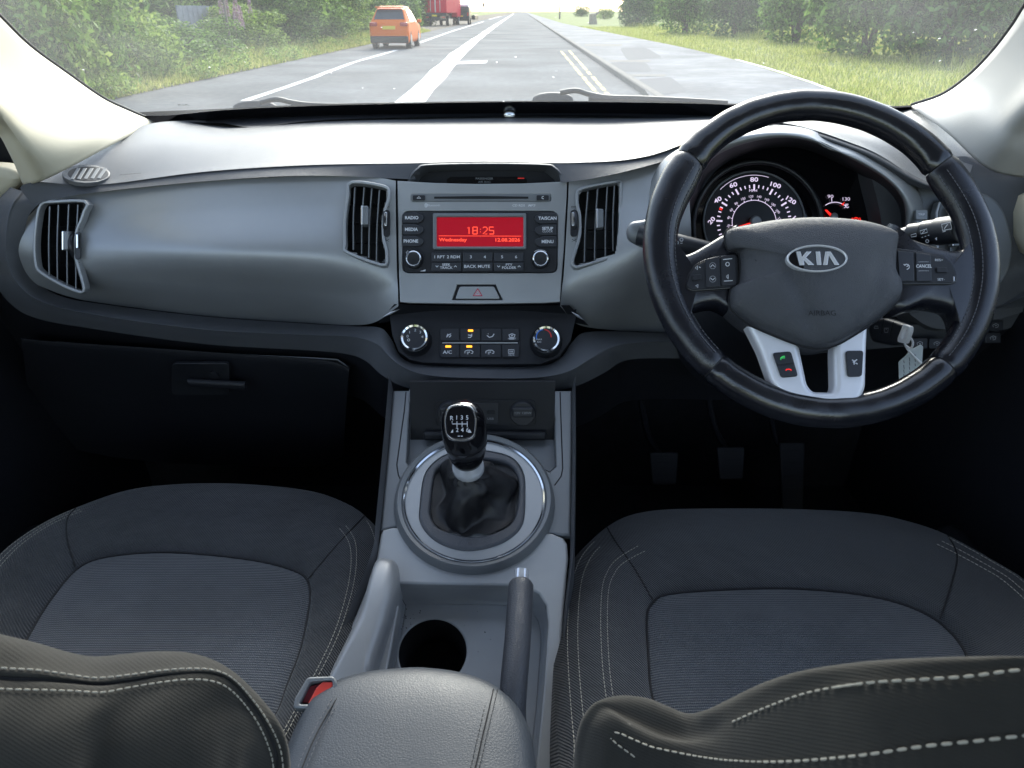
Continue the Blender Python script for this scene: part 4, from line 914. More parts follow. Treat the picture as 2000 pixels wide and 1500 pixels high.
lathe('hub_cap', CL.at(1627, 424, .006), [(.0055, 0), (.0055, .005), (.004, .006)], M['silver'], tg, 24)
ribbon('handbrake_warning', [ell(1672, 430, 5.5, 5, 20) + [(1677.5, 430)], [(1665, 425), (1663, 430), (1665, 435)], [(1679, 425), (1681, 430), (1679, 435)], [(1672, 426), (1672, 431)], [(1672, 433), (1672, 434.5)]], CL, 1.8, .004, M['litred'], hood)
ribbon('lamp_icon', [[(1318, 440), (1333, 436)], [(1318, 445), (1333, 441)], [(1318, 450), (1331, 447)]], CL, 1.5, .004, M['printdim'], hood)
# driver's end trim with vent, trip switch
ET_ = fr_of(1860, 460, 1.075, .02)
et = plate('end_trim', [[tuple(v) for v in cr([Vector(p) for p in [(1770, 340), (1832, 363), (1882, 371), (1930, 380), (1958, 405), (1974, 450), (1979, 492), (1968, 535), (1945, 562), (1900, 588), (1800, 606), (1740, 600), (1745, 480), (1788, 420)]], 4, True)]], ET_, -.02, .002, M['silver_dark'], dash, bev=.004, bres=4)
EF = fr_of(1950, 450, 1.10, .02)
dome('end_pad', [EF.px(x, y) for x, y in [tuple(v) for v in cr([Vector(p) for p in [(1700, 296), (1800, 318), (1884, 305), (1946, 329), (2010, 345), (2110, 420), (2120, 520), (2040, 590), (1940, 625), (1820, 640), (1740, 560), (1720, 420)]], 5, True)]], .012, M['pad'], dash, n=EF.n, base=.05)
vent([(1838, 398), (1880, 392), (1905, 400), (1925, 440), (1930, 480), (1915, 520), (1870, 530), (1842, 520), (1834, 460)], fr_of(1880, 460, 1.058, .018), [(1858, 402, 1858, 522), (1876, 400, 1878, 524), (1894, 402, 1898, 520)], (1868, 462), (1918, 470, 4, 18), 'air vent at the driver end behind the steering wheel')
TB = fr_of(1803, 420, 1.052, .018)
for k, (y, s_) in enumerate([(420, 'TRIP'), (441, 'RESET')]):
    b_ = plate('trip_button', [rrect(1789, y - 10, 1812, y + 9, 2)], TB, -.002, .004, M['silver_dark'], hood, bev=.0008); text(s_, TB, 1800, y - 1, 4, M['print'], b_, h=.0043)
# driver's side lower icons
SWF = fr_of(1940, 640, 1.05, .02)
sw = empty('switch_bank', PY(1940, 645, 1.05), parent=dash)
for k, (x, y) in enumerate([(1945, 636), (1940, 660), (1797, 671), (1830, 671), (2010, 640)]):
    b_ = plate('switch', [rrect(x - 15, y - 10, x + 15, y + 10, 3)], SWF, .0, .005, M['button'], sw, bev=.001)
    ribbon('icon', [[(x - 5, y + 3), (x - 6, y - 1), (x, y - 4), (x + 5, y - 2), (x + 4, y + 3), (x - 1, y + 4)], [(x - 2, y), (x + 2, y)]], SWF, 1.3, .0054, M['printdim'], b_)
# ---------------------------------------------------------------- climate controls
CF = frame3(PY(925, 600, 1.052), PY(1025, 600, 1.052), PY(925, 712, .995) + (PY(925, 600, 1.052) - PY(925, 712, .995)) * 2)
clim = empty('climate_panel', PY(930, 660, 1.02), 'dark climate control panel with two round knobs below the hazard switch', 'heater controls')
plate('face', [[(758, 585), (762, 625), (766, 655), (778, 686), (799, 702), (826, 708), (929, 712), (1055, 711), (1092, 697), (1115, 665), (1124, 625), (1128, 585)]], CF, -.02, 0, M['lower'], clim, bev=.001)
def knob(cx, cy, lab, Fk):
    k = lathe('knob', Fk, [(.0235, -.006), (.0232, .002), (.0215, .010), (.0205, .014)], M['black'], clim, 48)
    lathe('chrome_ring', Fk, [(.0198, .014), (.0198, .0165), (.0185, .0180), (.0160, .0165), (.0158, .0150)], M['chrome'], k, 48, cap=False)
    lathe('cap', Fk, [(.0168, .013), (.0166, .0155), (.010, .0158)], M['button'], k, 40)
    return k
KT = CF
# knobs point a little upwards at the driver
def kfr(cx, cy): return Frame(CF.px(cx, cy, .001), CF.x, CF.y)
c1 = (812, 666); c2 = (1066, 669)
k1 = knob(*c1, 'fan', kfr(*c1)); k2 = knob(*c2, 'temp', kfr(*c2))
f1 = CF; hh = .0175
for s_, x, y in (('0', 796, 657), ('1', 800, 649), ('2', 811, 645), ('3', 821, 649), ('4', 825, 658)): text(s_, CF, x, y, 5.2, M['print'], k1, h=hh)
ribbon('icon', [ell(798, 664, 2.4, 2.2, 8) + [(800.4, 664)]], CF, 1.2, hh, M['print'], k1)
dabs('pointer', [[(807, 640), (814, 640), (810.5, 634)]], CF, .012, M['redprint'], k1)
ribbon('cold_scale', [[pol(1062, 658, 14.5, a) for a in range(-110, -5, 8)]], CF, 2.2, hh, M['blueprint'], k2)
ribbon('hot_scale', [[pol(1062, 658, 14.5, a) for a in range(5, 95, 8)]], CF, 2.2, hh, M['redprint'], k2)
text('MAX', CF, 1053, 663, 3.2, M['print'], k2, h=hh); text('A/C', CF, 1053, 668, 3.2, M['print'], k2, h=hh)
dabs('pointer', [[(1038, 669), (1044, 665), (1045, 672)]], CF, .012, M['redprint'], k2)
plate('button_surround', [[(858, 645), (860, 640), (1010, 640), (1016, 645), (1016, 690), (1010, 699), (985, 699), (979, 694), (972, 699), (905, 699), (897, 693), (891, 699), (862, 699), (856, 690)]], CF, .0, .0012, M['lower'], clim, bev=.0006)
xs = [859, 898, 939, 980, 1015]
ICN = {0: [[(872, 659), (876, 654), (881, 652)], [(872, 659), (875, 652)], [(877, 659), (881, 655)]],
       1: [[(914, 654), (920, 655), (922, 652)], [(914, 659), (919, 659), (922, 655)]], 2: [[(951, 655), (956, 659), (962, 657), (965, 652)], [(953, 652), (954, 652)]],
       3: [[(994, 654), (1000, 652), (1006, 654), (1004, 659), (996, 659), (994, 654)], [(998, 656), (1002, 655)], [(995, 662), (1005, 662)]]}
for i in range(4):
    b_ = plate('button', [rrect(xs[i] + 1.2, 641.5, xs[i + 1] - 1.2, 665, 2)], CF, .001, .0034, M['button'], clim, bev=.0006)
    ribbon('icon', ICN[i], CF, 1.9, .0037, M['print'], b_)
    if i == 1: plate('led', [rrect(914, 643.5, 924, 647.5, 1.2)], CF, .0034, .0042, M['led'], b_, bev=.0002)
    if i == 3: text('FRONT', CF, 1000, 661.5, 3, M['print'], b_, h=.0038)
    y1 = 697 if i in (0, 3) else 697
    b_ = plate('button', [rrect(xs[i] + 1.2, 673, xs[i + 1] - 1.2, y1, 2)], CF, .001, .0034, M['button'], clim, bev=.0006)
    if i < 2: plate('led', [rrect(870 + 41 * i, 674.5, 881 + 41 * i, 678.5, 1.2)], CF, .0034, .0042, M['led'], b_, bev=.0002)
    if i == 0: text('A/C', CF, 874, 688, 6.5, M['print'], b_, h=.0038, bold=.015)
    elif i < 3:
        x = 916 if i == 1 else 957
        ribbon('icon', [[(x - 8, 690), (x - 8, 686), (x - 3, 684), (x + 4, 684), (x + 8, 687), (x + 7, 690), (x + 4, 690)], [(x - 4, 691), (x - 1, 691)], [(x - 4, 688), (x + 2, 688), (x, 686)]], CF, 1.5, .0038, M['print'], b_)
    else:
        ribbon('icon', [[(993, 683), (1004, 683), (1004, 690), (993, 690), (993, 683)], [(996, 685), (996, 688)], [(998.5, 685), (998.5, 688)], [(1001, 685), (1001, 688)]], CF, 1.3, .0038, M['print'], b_); text('REAR', CF, 999, 693.5, 3, M['print'], b_, h=.0038)
plate('divider_line', [rect(864, 668.4, 1011, 670.4)], CF, .001, .0036, M['satin'], clim, bev=.0003)
# dark overhang under the fascia
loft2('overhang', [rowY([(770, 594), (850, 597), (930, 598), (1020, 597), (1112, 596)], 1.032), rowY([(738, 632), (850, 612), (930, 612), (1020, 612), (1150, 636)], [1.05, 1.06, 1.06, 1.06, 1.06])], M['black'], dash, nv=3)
for s_ in ([(748, 619), (762, 612), (780, 604)], [(1116, 609), (1128, 617), (1140, 625)]): tube('chrome_edge', cr([PY(x, y, 1.035) for x, y in s_], 5), lambda t: .0018 * (1 - abs(2 * t - 1)) + .0003, M['satin'], dash, 6)
# ---------------------------------------------------------------- radio
radio = empty('car_radio', PY(930, 470, 1.06), 'car radio with red display showing 18:25 in the centre of the dash', 'radio')
plate('face', [rrect(787, 413, 1088, 532, 13)], SF, -.006, .001, M['lower'], radio, bev=.001)
cdp = plate('disc_slot_surround', [rrect(803, 379, 1075, 393, 4)], SF, -.006, .001, M['silver_dark'], radio, bev=.001)
plate('disc_slot', [[(848, 384), (940, 382.5), (1032, 384), (1032, 388), (940, 388.5), (848, 388)]], SF, .001, .0016, M['seam'], cdp, bev=.0002)
for x, s_ in ((818, 'e'), (1060, 'n')):
    b_ = plate('button', [rrect(x - 12, 381, x + 12, 391, 2.5)], SF, .001, .0034, M['lower'], radio, bev=.0007)
    ribbon('icon', [[(x - 4, 387), (x, 384), (x + 4, 387), (x - 4, 387)]] if s_ == 'e' else [[(x + 2, 383.5), (x - 1.5, 384.5), (x - 1.5, 387.5), (x + 2, 388.5)]], SF, 1.2, .0037, M['print'], b_)
ribbon('icon', [ell(832, 401, 2.6, 4, 10) + [(834.6, 401)], [(830.5, 399), (833.5, 402.5), (832, 404.5), (832, 397.5), (833.5, 399.5), (830.5, 402.5)]], SF, .9, .0008, M['print'], radio)
text('Bluetooth', SF, 847, 401, 4.2, M['print'], radio, sx=1.05); text('CD RDS', SF, 1013, 401.5, 4.2, M['print'], radio, sx=1.15, bold=.02); text('MP3', SF, 1038, 401.5, 4.4, M['print'], radio, sx=1.25, bold=.02, shear=.3)
# display
db = plate('display_bezel', [rrect(845, 416, 1028, 487, 3), rrect(853, 424, 1022, 481, 2)], SF, .001, .005, M['silver_dark'], radio, bev=.002)
scr = plate('display', [rrect(852, 423, 1023, 482, 2)], SF, .0005, .0018, M['screen'], radio, bev=.0003)
SEG = {'1': 'bc', '8': 'abcdefg', '2': 'abged', '5': 'afgcd', '0': 'abcdef', '6': 'afgedc', ':': ''}
def seven(s, x, y, w, h, adv, lw, name):
    Ls = []
    for ch in s:
        if ch == ':': Ls += [[(x + w * .25, y + h * .25), (x + w * .25, y + h * .36)], [(x + w * .25, y + h * .64), (x + w * .25, y + h * .75)]]; x += adv * .55; continue
        q = {'a': [(x, y), (x + w, y)], 'b': [(x + w, y), (x + w, y + h / 2)], 'c': [(x + w, y + h / 2), (x + w, y + h)], 'd': [(x, y + h), (x + w, y + h)], 'e': [(x, y + h / 2), (x, y + h)], 'f': [(x, y), (x, y + h / 2)], 'g': [(x, y + h / 2), (x + w, y + h / 2)]}
        if ch == '1': Ls += [[(x + w * .2, y + 2), (x + w * .6, y), (x + w * .6, y + h)]]
        elif ch == '2': Ls += [[(x, y + 2), (x + 2, y), (x + w - 2, y), (x + w, y + 2.5), (x + w, y + h * .4), (x, y + h), (x + w, y + h)]]
        else: Ls += [q[k] for k in SEG[ch]]
        x += adv
    ribbon(name, Ls, SF, lw, .0022, M['screenlit'], scr)
seven('18:25', 911, 443.5, 8.5, 13.5, 12.6, 1.7, 'lettering')
ribbon('screen_line', [[(857, 460.6), (1018, 461.2)]], SF, 1.0, .0022, M['screenlit'], scr)
text('Wednesday', SF, 857.5, 468.4, 6.6, M['screenlit'], scr, sx=1.2, h=.0022, align='LEFT', bold=.02)
text('12.08.2026', SF, 1016, 468.8, 6.6, M['screenlit'], scr, sx=1.2, h=.0022, align='RIGHT', bold=.02)
# left / right menu keys with a stepped inner edge
def key(pts, s_, tx, ty, hp, two=None):
    b_ = plate('button', [rnd([Vector(p) for p in pts], 2.0, 2)], SF, .001, .0046, M['button'], radio, bev=.0009)
    text(s_, SF, tx, ty, hp, M['print'], b_, sx=1.0, h=.005, bold=.03)
    if two: text(two, SF, tx, ty + 5.6, hp * .72, M['print'], b_, sx=1.1, h=.005)
for i, s_ in enumerate(('RADIO', 'MEDIA', 'PHONE')):
    y = 414.5 + i * 22.8; d = 3 - i
    key([(786 + i * .3, y + (3 if i == 0 else 0)), (811, y), (817, y + 3), (826, y + 6), (828, y + 12), (825, y + 17), (817, y + 21), (786, y + 21)], s_, 804 - i * .8, y + 11, 6)
for i, s_ in enumerate(('TA/SCAN', 'SETUP', 'MENU')):
    y = 415.5 + i * 22.8
    key([(1087, y), (1060, y), (1054, y + 3), (1046, y + 6), (1044, y + 12), (1047, y + 17), (1054, y + 21), (1087, y + 21)], s_, 1069.5, y + (8 if i == 1 else 11), 6 if i != 1 else 5.4, 'CLOCK' if i == 1 else None)
# preset keys
rows_ = [(842, 901, '1 RPT', '2 RDM'), (904, 962, '3', '4'), (965, 1023, '5', '6')]
for x0, x1, a, b in rows_:
    bt = plate('button', [rrect(x0, 493.5, x1, 511, 1.5)], SF, .001, .0042, M['button'], radio, bev=.0008)
    w_ = x1 - x0; text(a, SF, x0 + w_ * .27, 502, 5.4, M['print'], bt, h=.0046, bold=.015); text(b, SF, x0 + w_ * .74, 502, 5.4, M['print'], bt, h=.0046, bold=.015)
for x0, x1, a in ((842, 901, 'S'), (904, 962, 'B'), (965, 1023, 'P')):
    bt = plate('button', [rrect(x0, 513, x1, 529, 1.5)], SF, .001, .0042, M['button'], radio, bev=.0008)
    if a == 'B': text('BACK', SF, 918, 520.5, 5.6, M['print'], bt, h=.0046, bold=.015); text('MUTE', SF, 945, 520.5, 5.6, M['print'], bt, h=.0046, bold=.015); continue
    c = (x0 + x1) / 2; u, v = (('SEEK', 'TRACK') if a == 'S' else ('PTY', 'FOLDER'))
    text(u, SF, c, 517.2, 4.6, M['print'], bt, h=.0046, bold=.015); text(v, SF, c, 523, 4.6, M['print'], bt, h=.0046, bold=.015)
    o_ = 18 if a == 'S' else 20
    ribbon('icon', [[(c - o_ - 2.5, 519), (c - o_, 521.5), (c - o_ + 2.5, 519)], [(c + o_ - 2.5, 521.5), (c + o_, 519), (c + o_ + 2.5, 521.5)]], SF, 1.4, .0046, M['print'], bt)
for cx, cy in ((810, 508), (1055, 508)):
    f = Frame(SF.px(cx, cy, .0), SF.x, SF.y)
    kb = lathe('knob', f, [(.0128, .0), (.0126, .004), (.0118, .013), (.0110, .0145)], M['black'], radio, 40)
    lathe('chrome_ring', f, [(.0108, .0143), (.0108, .0160), (.0098, .0168), (.0088, .0160), (.0084, .0150)], M['chrome'], kb, 40, cap=False)
    lathe('cap', f, [(.0086, .0140), (.0084, .0152), (.0030, .0148)], M['black'], kb, 32)
ribbon('icon', [[pol(796.5, 493.5, 3, a) for a in range(35, 330, 20)], [(796.5, 489), (796.5, 493)]], SF, 1.1, .0014, M['print'], radio)
ribbon('icon', [[pol(1055, 508, 20, a) for a in range(-35, 40, 8)]], SF, 1.2, .0014, M['print'], radio)
dabs('icon', [[(820, 530), (831, 530), (831, 526)]], SF, .0014, M['print'], radio)
# hazard switch
hz = empty('hazard_switch', PY(932, 572, 1.035), 'hazard warning switch with red triangle below the radio', 'switch')
plate('housing', [[(893, 557), (968, 557), (981, 586), (884, 586)]], SF, -.006, -.002, M['seam'], hz)
plate('button', [rnd([Vector(p) for p in [(898, 559.5), (965, 559.5), (977, 584), (889, 584)]], 4)], SF, -.004, .001, M['silver'], hz, bev=.0012)
ribbon('warning_triangle', [[(933, 564), (924.5, 577.5), (941.5, 577.5), (933, 564)]], SF, 3.0, .0016, M['hazardred'], hz)
ribbon('triangle_line', [[(933, 566.5), (927, 576.3), (939, 576.3), (933, 566.5)], [(933, 570.5), (930, 575), (936, 575), (933, 570.5)]], SF, 1.0, .0019, M['pinkprint'], hz)
# ---------------------------------------------------------------- passenger airbag display in the hump above
hp_ = empty('airbag_display', PY(950, 345, 1.13), 'recessed passenger airbag display in the hump above the radio', 'display')
H1 = [(800, 357), (806, 342), (820, 330), (838, 324), (950, 321.5), (1062, 323.5), (1080, 328), (1093, 340), (1102, 356)]
H2 = [(818, 357), (824, 346), (836, 338), (850, 335), (950, 333), (1050, 334.5), (1066, 338), (1076, 346), (1084, 356)]
H0 = [(795, 357), (800, 341), (815, 327), (836, 320), (950, 317.5), (1064, 319.5), (1085, 326), (1098, 338), (1107, 356)]
loft2('hump_rim', [rowY(H0, 1.112), rowY(H1, 1.106), rowY(H2, 1.135)], M['pad'], hp_, nv=6)
BF = frame3(PY(950, 345, 1.135), PY(1000, 345, 1.135), PY(950, 330, 1.14))
plate('window', [[(812, 362), (818, 345), (834, 331), (950, 328), (1066, 331), (1082, 345), (1090, 362)]], BF, -.004, .0, M['lower'], hp_)
plate('lens', [[(872, 361), (874, 349), (880, 345), (1020, 345), (1028, 349), (1030, 361)]], BF, .0, .001, M['gloss'], hp_)
text('PASSENGER', BF, 946, 349, 4, M['printdim'], hp_, h=.0014); text('AIR BAG', BF, 946, 355.5, 4, M['printdim'], hp_, h=.0014)
M['dimred'] = mat('dim_red_lamp', (.3, .02, .02), .5, emit=(.8, .05, .04), es=.12)
plate('off_lamp', [rrect(1011, 347, 1024, 349, .9)], BF, .001, .0014, M['dimred'], hp_, bev=.0001)
# ---------------------------------------------------------------- centre console
ka = math.radians(24)
KF = Frame((-.0468, .798, .850), (1, 0, 0), (0, math.cos(ka), math.sin(ka)))
con = empty('centre_console', (-.05, .8, .45), 'grey centre console with gear surround, tray and cup holder', 'centre console')
outer = [(768, 762), (758, 880), (743, 1036), (735, 1100), (690, 1215), (640, 1330), (590, 1460), (560, 1600), (1075, 1600), (1085, 1400), (1100, 1200), (1112, 1100), (1115, 1000), (1117, 880), (1117, 762)]
side = [KF.px(x, y, -.004) for x, y in outer]
for nm, idx in (('side_panel', range(0, 8)), ('side_panel', range(8, 15))):
    P = [side[i] for i in idx]; sg = -1 if nm and idx[0] == 0 else 1
    loft2(nm, [P, [p + Vector((sg * .006, 0, -.012)) for p in P], [Vector((p.x + sg * .012, p.y, .45)) for p in P]], M['pad'], con, nv=3)
pocket = [(803, 764), (801, 786), (794, 902), (802, 914), (825, 905), (1050, 910), (1074, 921), (1086, 910), (1081, 786), (1080, 764)]
plate('upper_trim', [outer[:3] + [(767, 1030), (1080, 1044)] + [(1114, 1046)] + outer[12:], pocket], KF, -.014, -.002, M['silver_dark'], con, bev=.003, bres=3)
for L_ in ([(793, 766), (790, 800), (775, 908), (778, 928), (786, 944)], [(1094, 766), (1096, 830), (1099, 915), (1096, 930), (1083, 948)]): tube('seam', [KF.px(x, y, -.0018) for x, y in L_], .0008, M['seam'], con, 5)
plate('pocket_floor', [[(790, 764), (780, 930), (1095, 930), (1095, 764)]], KF, -.032, -.026, M['silver_dark'], con)
m_ = len(pocket); A = [KF.px(x, y, -.003) for x, y in pocket]; B = [p - KF.n * .03 for p in A]
mk('pocket_wall', A + B, [(i, (i + 1) % m_, (i + 1) % m_ + m_, i + m_) for i in range(m_)], M['silver_dark'], con)
PB = Frame(KF.px(940, 862, -.028), (1, 0, 0), (0, .12, 1))
plate('pocket_back', [[(800, 745), (1085, 745), (1082, 866), (802, 864)]], PB, -.006, 0, M['lower'], con, bev=.001)
plate('pocket_lip', [rrect(826, 845, 1068, 862, 6)], PB, .0, .012, M['lower'], con, bev=.004)
sk = plate('socket_panel', [rrect(851, 781, 1047, 832, 12)], PB, .0, .002, M['lower'], con, bev=.0008)
for cx, s_ in ((880, '12V 120W'), (1021, '12V 120W')):
    f = Frame(PB.px(cx, 806, .002), PB.x, PB.y)
    so = lathe('power_socket', f, [(.0175, 0), (.0172, .004), (.0160, .006), (.0140, .006)], M['button'], con, 36)
    plate('socket_cap', [rrect(cx - 21, 797, cx + 21, 816, 4)], PB, .007, .013, M['button'], so, bev=.002); text(s_, PB, cx, 807, 4.6, M['printdim'], so, h=.0134)
us = plate('usb_socket', [rrect(921, 787, 974, 828, 3)], PB, .002, .0035, M['button'], con, bev=.0006)
plate('usb_slot', [rrect(951, 802, 966, 809, 1.5)], PB, .0035, .005, M['lower'], us, bev=.0004); text('USB', PB, 958, 818, 4.4, M['printdim'], us, h=.004)
# shifter surround rings
lathe('shifter_ring', KF, [(.1000, -.012), (.1003, .000), (.0985, .008), (.0945, .0125), (.0900, .0105), (.0885, .0075)], M['silver_dark'], con, 96, cap=False)
lathe('chrome_ring', KF, [(.0886, .004), (.0886, .0095), (.0872, .0112), (.0853, .0098), (.0848, .0075)], M['chrome'], con, 96, cap=False)
BFo = [(850, 900), (880, 884), (925, 878), (975, 884), (1005, 897), (1023, 925), (1026, 965), (1022, 1020), (1000, 1048), (965, 1066), (915, 1075), (870, 1066), (838, 1046), (820, 1018), (820, 985), (828, 930)]
BFi = [(858, 912), (880, 902), (925, 896), (975, 900), (1000, 912), (1012, 935), (1012, 970), (1004, 1010), (985, 1030), (950, 1044), (915, 1046), (885, 1040), (855, 1028), (841, 1005), (842, 975), (848, 930)]
bo = [tuple(v) for v in cr([Vector(p) for p in BFo], 5, True)]; bi = [tuple(v) for v in cr([Vector(p) for p in BFi], 5, True)]
disc = [(.085 * math.cos(i / 72 * 6.2832), .085 * math.sin(i / 72 * 6.2832)) for i in range(72)]
bou = [KF.uv(x, y, .008) for x, y in bo]
plate('ring_infill', [disc, bou], KF, -.002, .0078, M['silver'], con, px=False, bev=.0006)
bf = plate('boot_frame', [bo, bi], KF, -.004, .0105, M['grip'], con, bev=.004, bres=4)
stitches('stitching', [KF.px(914, y, .0112) for y in (1050, 1060, 1072)], M['thread_dark'], bf, .004, .003, .0004); stitches('stitching', [KF.px(919, y, .0112) for y in (1050, 1060, 1072)], M['thread_dark'], bf, .004, .003, .0004)
# silver tray plate
ho = [(779, 1140), (990, 1144), (1030, 1148), (1052, 1160), (1066, 1182), (1070, 1217), (1062, 1340), (1050, 1460), (1040, 1580), (650, 1580), (700, 1420), (745, 1300), (768, 1200), (775, 1150)]
plate('tray_surround', [[(743, 1044), (748, 1034), (768, 1029), (1078, 1041), (1100, 1050), (1108, 1062), (1110, 1090), (1100, 1200), (1085, 1400), (1072, 1590), (570, 1590), (640, 1330), (695, 1200), (733, 1105)], ho], KF, -.010, .0015, M['consilver'], con, bev=.003, bres=3)
hs = [tuple(v) for v in rnd([Vector(p) for p in ho], 12, 3)]; m_ = len(hs); A = [KF.px(x, y, -.001) for x, y in hs]; cA = sum(A, Vector()) / m_
rows_ = [A, [p.lerp(cA, .012) - KF.n * .012 for p in A], [p.lerp(cA, .03) - KF.n * .034 for p in A], [p.lerp(cA, .07) - KF.n * .042 for p in A]]
loft('tray_wall', rows_, M['consilver'], con, nu=m_, nv=4, closed=False, pre=True)
CUPC = KF.px(845, 1273, -.0415); cu_, cv_ = (CUPC - KF.o).dot(KF.x), (CUPC - KF.o).dot(KF.y); cr_ = 66.5 * KF.scale(845, 1273) * 1.04
fl = [((p - KF.o).dot(KF.x), (p - KF.o).dot(KF.y)) for p in [p.lerp(cA, .06) for p in A]]
plate('tray_floor', [fl, [(cu_ + cr_ * math.cos(i / 48 * 6.2832), cv_ + cr_ * math.sin(i / 48 * 6.2832)) for i in range(48)]], KF, -.047, -.0415, M['consilver'], con, px=False, bev=.002)
CFm = Frame(CUPC, KF.x, KF.y)
lathe('cup_holder', CFm, [(cr_, -.001), (cr_ * .96, -.02), (cr_ * .9, -.06), (cr_ * .5, -.062)], M['carpet'], con, 48)
hd = [(742, 1094), (764, 1093), (775, 1102), (780, 1122), (779, 1165), (762, 1235), (740, 1305), (722, 1370), (700, 1430), (610, 1430), (640, 1340), (672, 1275), (706, 1200), (728, 1125)]
hd = [KF.px(x, y, .004) for x, y in [tuple(v) for v in cr([Vector(p) for p in hd], 4, True)]]
dome('grab_rail', hd, .028, M['consilver'], con, n=KF.n, base=.03, power=2.6, rings=12)
plate('rail_infill', [[(774, 1176), (779, 1184), (756, 1312), (752, 1330), (720, 1330), (738, 1290), (756, 1230)]], KF, -.02, .003, M['consilver'], con, bev=.003)
# crumbs in the tray
V = []; Fc = []
for i in range(26):
    x, y = (random.gauss(790, 14), random.gauss(1212, 12)) if i < 16 else (random.uniform(790, 1000), random.uniform(1190, 1290)); p = KF.px(x, y, -.041); k = len(V); r = random.uniform(.0004, .0011)
    V += [p + Vector((r, 0, 0)), p + Vector((-r, r, 0)), p + Vector((0, -r, 0)), p + Vector((0, 0, r))]; Fc += [(k, k + 1, k + 3), (k + 1, k + 2, k + 3), (k + 2, k, k + 3)]
mk('crumbs', V, Fc, M['seam'], con)['kind'] = 'stuff'
# gear lever ------------------------------------------------------
gear = empty('gear_lever', KF.px(915, 985), 'black gear lever with chrome ringed six speed knob on a leather boot', 'gear lever')
nk = D(915, 916, .925)
base = [KF.px(x, y, .004) for x, y in bi]; n_ = len(base)
def fold(i, s):
    a = 6.2832 * i / n_
    return .010 * math.sin(min(1, s * 1.35) * math.pi) * (1 if s < .74 else 0) * (math.sin(3 * a + 2 * s + .6) + .4 * math.sin(6 * a + 2.1 - 2 * s)) + .006 * noise.noise(Vector((math.cos(a) * 3, math.sin(a) * 3, s * 4)))
ax = (nk - KF.o).normalized(); c0 = sum(base, Vector()) / n_
fx = Vector((1, 0, 0)); fy = ax.cross(fx).normalized() * -1
rows_ = []
for s in [0, .08, .2, .35, .5, .65, .8, .92, 1]:
    r_ = []
    for i, p in enumerate(base):
        q = (p - c0); a = math.atan2(q.dot(KF.y), q.dot(KF.x)); neck = nk + KF.x * math.cos(a) * .017 + KF.y * math.sin(a) * .017
        t = s ** .8; b_ = p.lerp(neck, t); hgt = -.022 * math.sin(min(1, s * 1.6) * math.pi) * (1 - s)
        out = (b_ - (c0.lerp(nk, t))).normalized()
        r_.append(b_ + KF.n * (hgt if s < .6 else 0) + out * fold(i, s))
    rows_.append(r_)
loft('boot', [r + [r[0]] for r in rows_], M['boot'], gear, nu=n_ + 1, nv=4, pre=True)
tip = D(903, 806, .865)
KX = (tip - nk).normalized(); lf = Frame(nk, Vector((1, 0, 0)), Vector((1, 0, 0)).cross(KX) * -1)
L_ = (tip - nk).length / 1.22
def gl(name, prof, m, par, el=1.0, n=48):
    V = []; Fc = []; yv = KX.cross(Vector((1, 0, 0))).normalized(); xv = yv.cross(KX).normalized()
    for r, h in prof:
        for k in range(n):
            A = 6.2832 * k / n; V.append(nk + KX * h * L_ + xv * math.cos(A) * r + yv * math.sin(A) * r * el)
    for i in range(len(prof) - 1):
        for k in range(n): a = i * n + k; b = i * n + (k + 1) % n; Fc.append((a, b, b + n, a + n))
    Fc.append(tuple((len(prof) - 1) * n + k for k in range(n)))
    return mk(name, V, Fc, m, par, 50, fix=True)
gl('collar', [(.0175, -.06), (.0195, .0), (.0192, .10), (.0178, .18), (.0160, .26)], M['badge'], gear)
kn = gl('knob', [(.0150, .14), (.0180, .2), (.0222, .38), (.0252, .60), (.0262, .80), (.0258, 1.0), (.0240, 1.14), (.0195, 1.26), (.012, 1.33), (.003, 1.35)], M['gloss'], gear)
kc = D(899, 826, .836); gn = (CAMP - kc).normalized(); gn = (gn * .85 + KX * .3 + Vector((0, 0, .0))).normalized()
gx = Vector((1, 0, 0)); GF = Frame(kc, gx, gn.cross(gx))
so_ = [tuple(v) for v in cr([Vector(p) for p in [(899, 789), (920, 793), (930, 810), (931, 832), (927, 852), (915, 860), (899, 862), (883, 860), (871, 850), (867, 830), (868, 810), (878, 793)]], 5, True)]
si_ = [(899 + (x - 899) * .87, 826 + (y - 826) * .88) for x, y in so_]
plate('chrome_ring', [so_, si_], GF, -.006, .0015, M['chrome'], gear, bev=.0018, bres=4)
kf = plate('shift_pattern_plate', [[(899 + (x - 899) * .9, 826 + (y - 826) * .9) for x, y in so_]], GF, -.006, .0002, M['gloss'], gear, bev=.001)
for s_, x, y in (('R', 882, 817), ('1', 892, 816), ('3', 902, 816), ('5', 912.5, 816), ('2', 893, 840), ('4', 903, 840), ('6', 913, 840)): text(s_, GF, x, y, 8.5, M['print'], kf, sx=.95, h=.0006, bold=.01)
ribbon('shift_lines', [[(883, 823), (883, 828), (912.5, 828)], [(892.5, 823), (892.5, 834)], [(902.5, 823), (902.5, 834)], [(912.5, 823), (912.5, 834)]], GF, 1.4, .0006, M['print'], kf)
dabs('icon', [[(880, 845), (885, 845), (885, 838)], [(917, 838), (921, 845), (914, 845)], [(894, 851), (898, 851), (898, 852.6), (894, 852.6)], [(900, 851), (904, 851), (904, 852.6), (900, 852.6)]], GF, .0006, M['print'], kf)
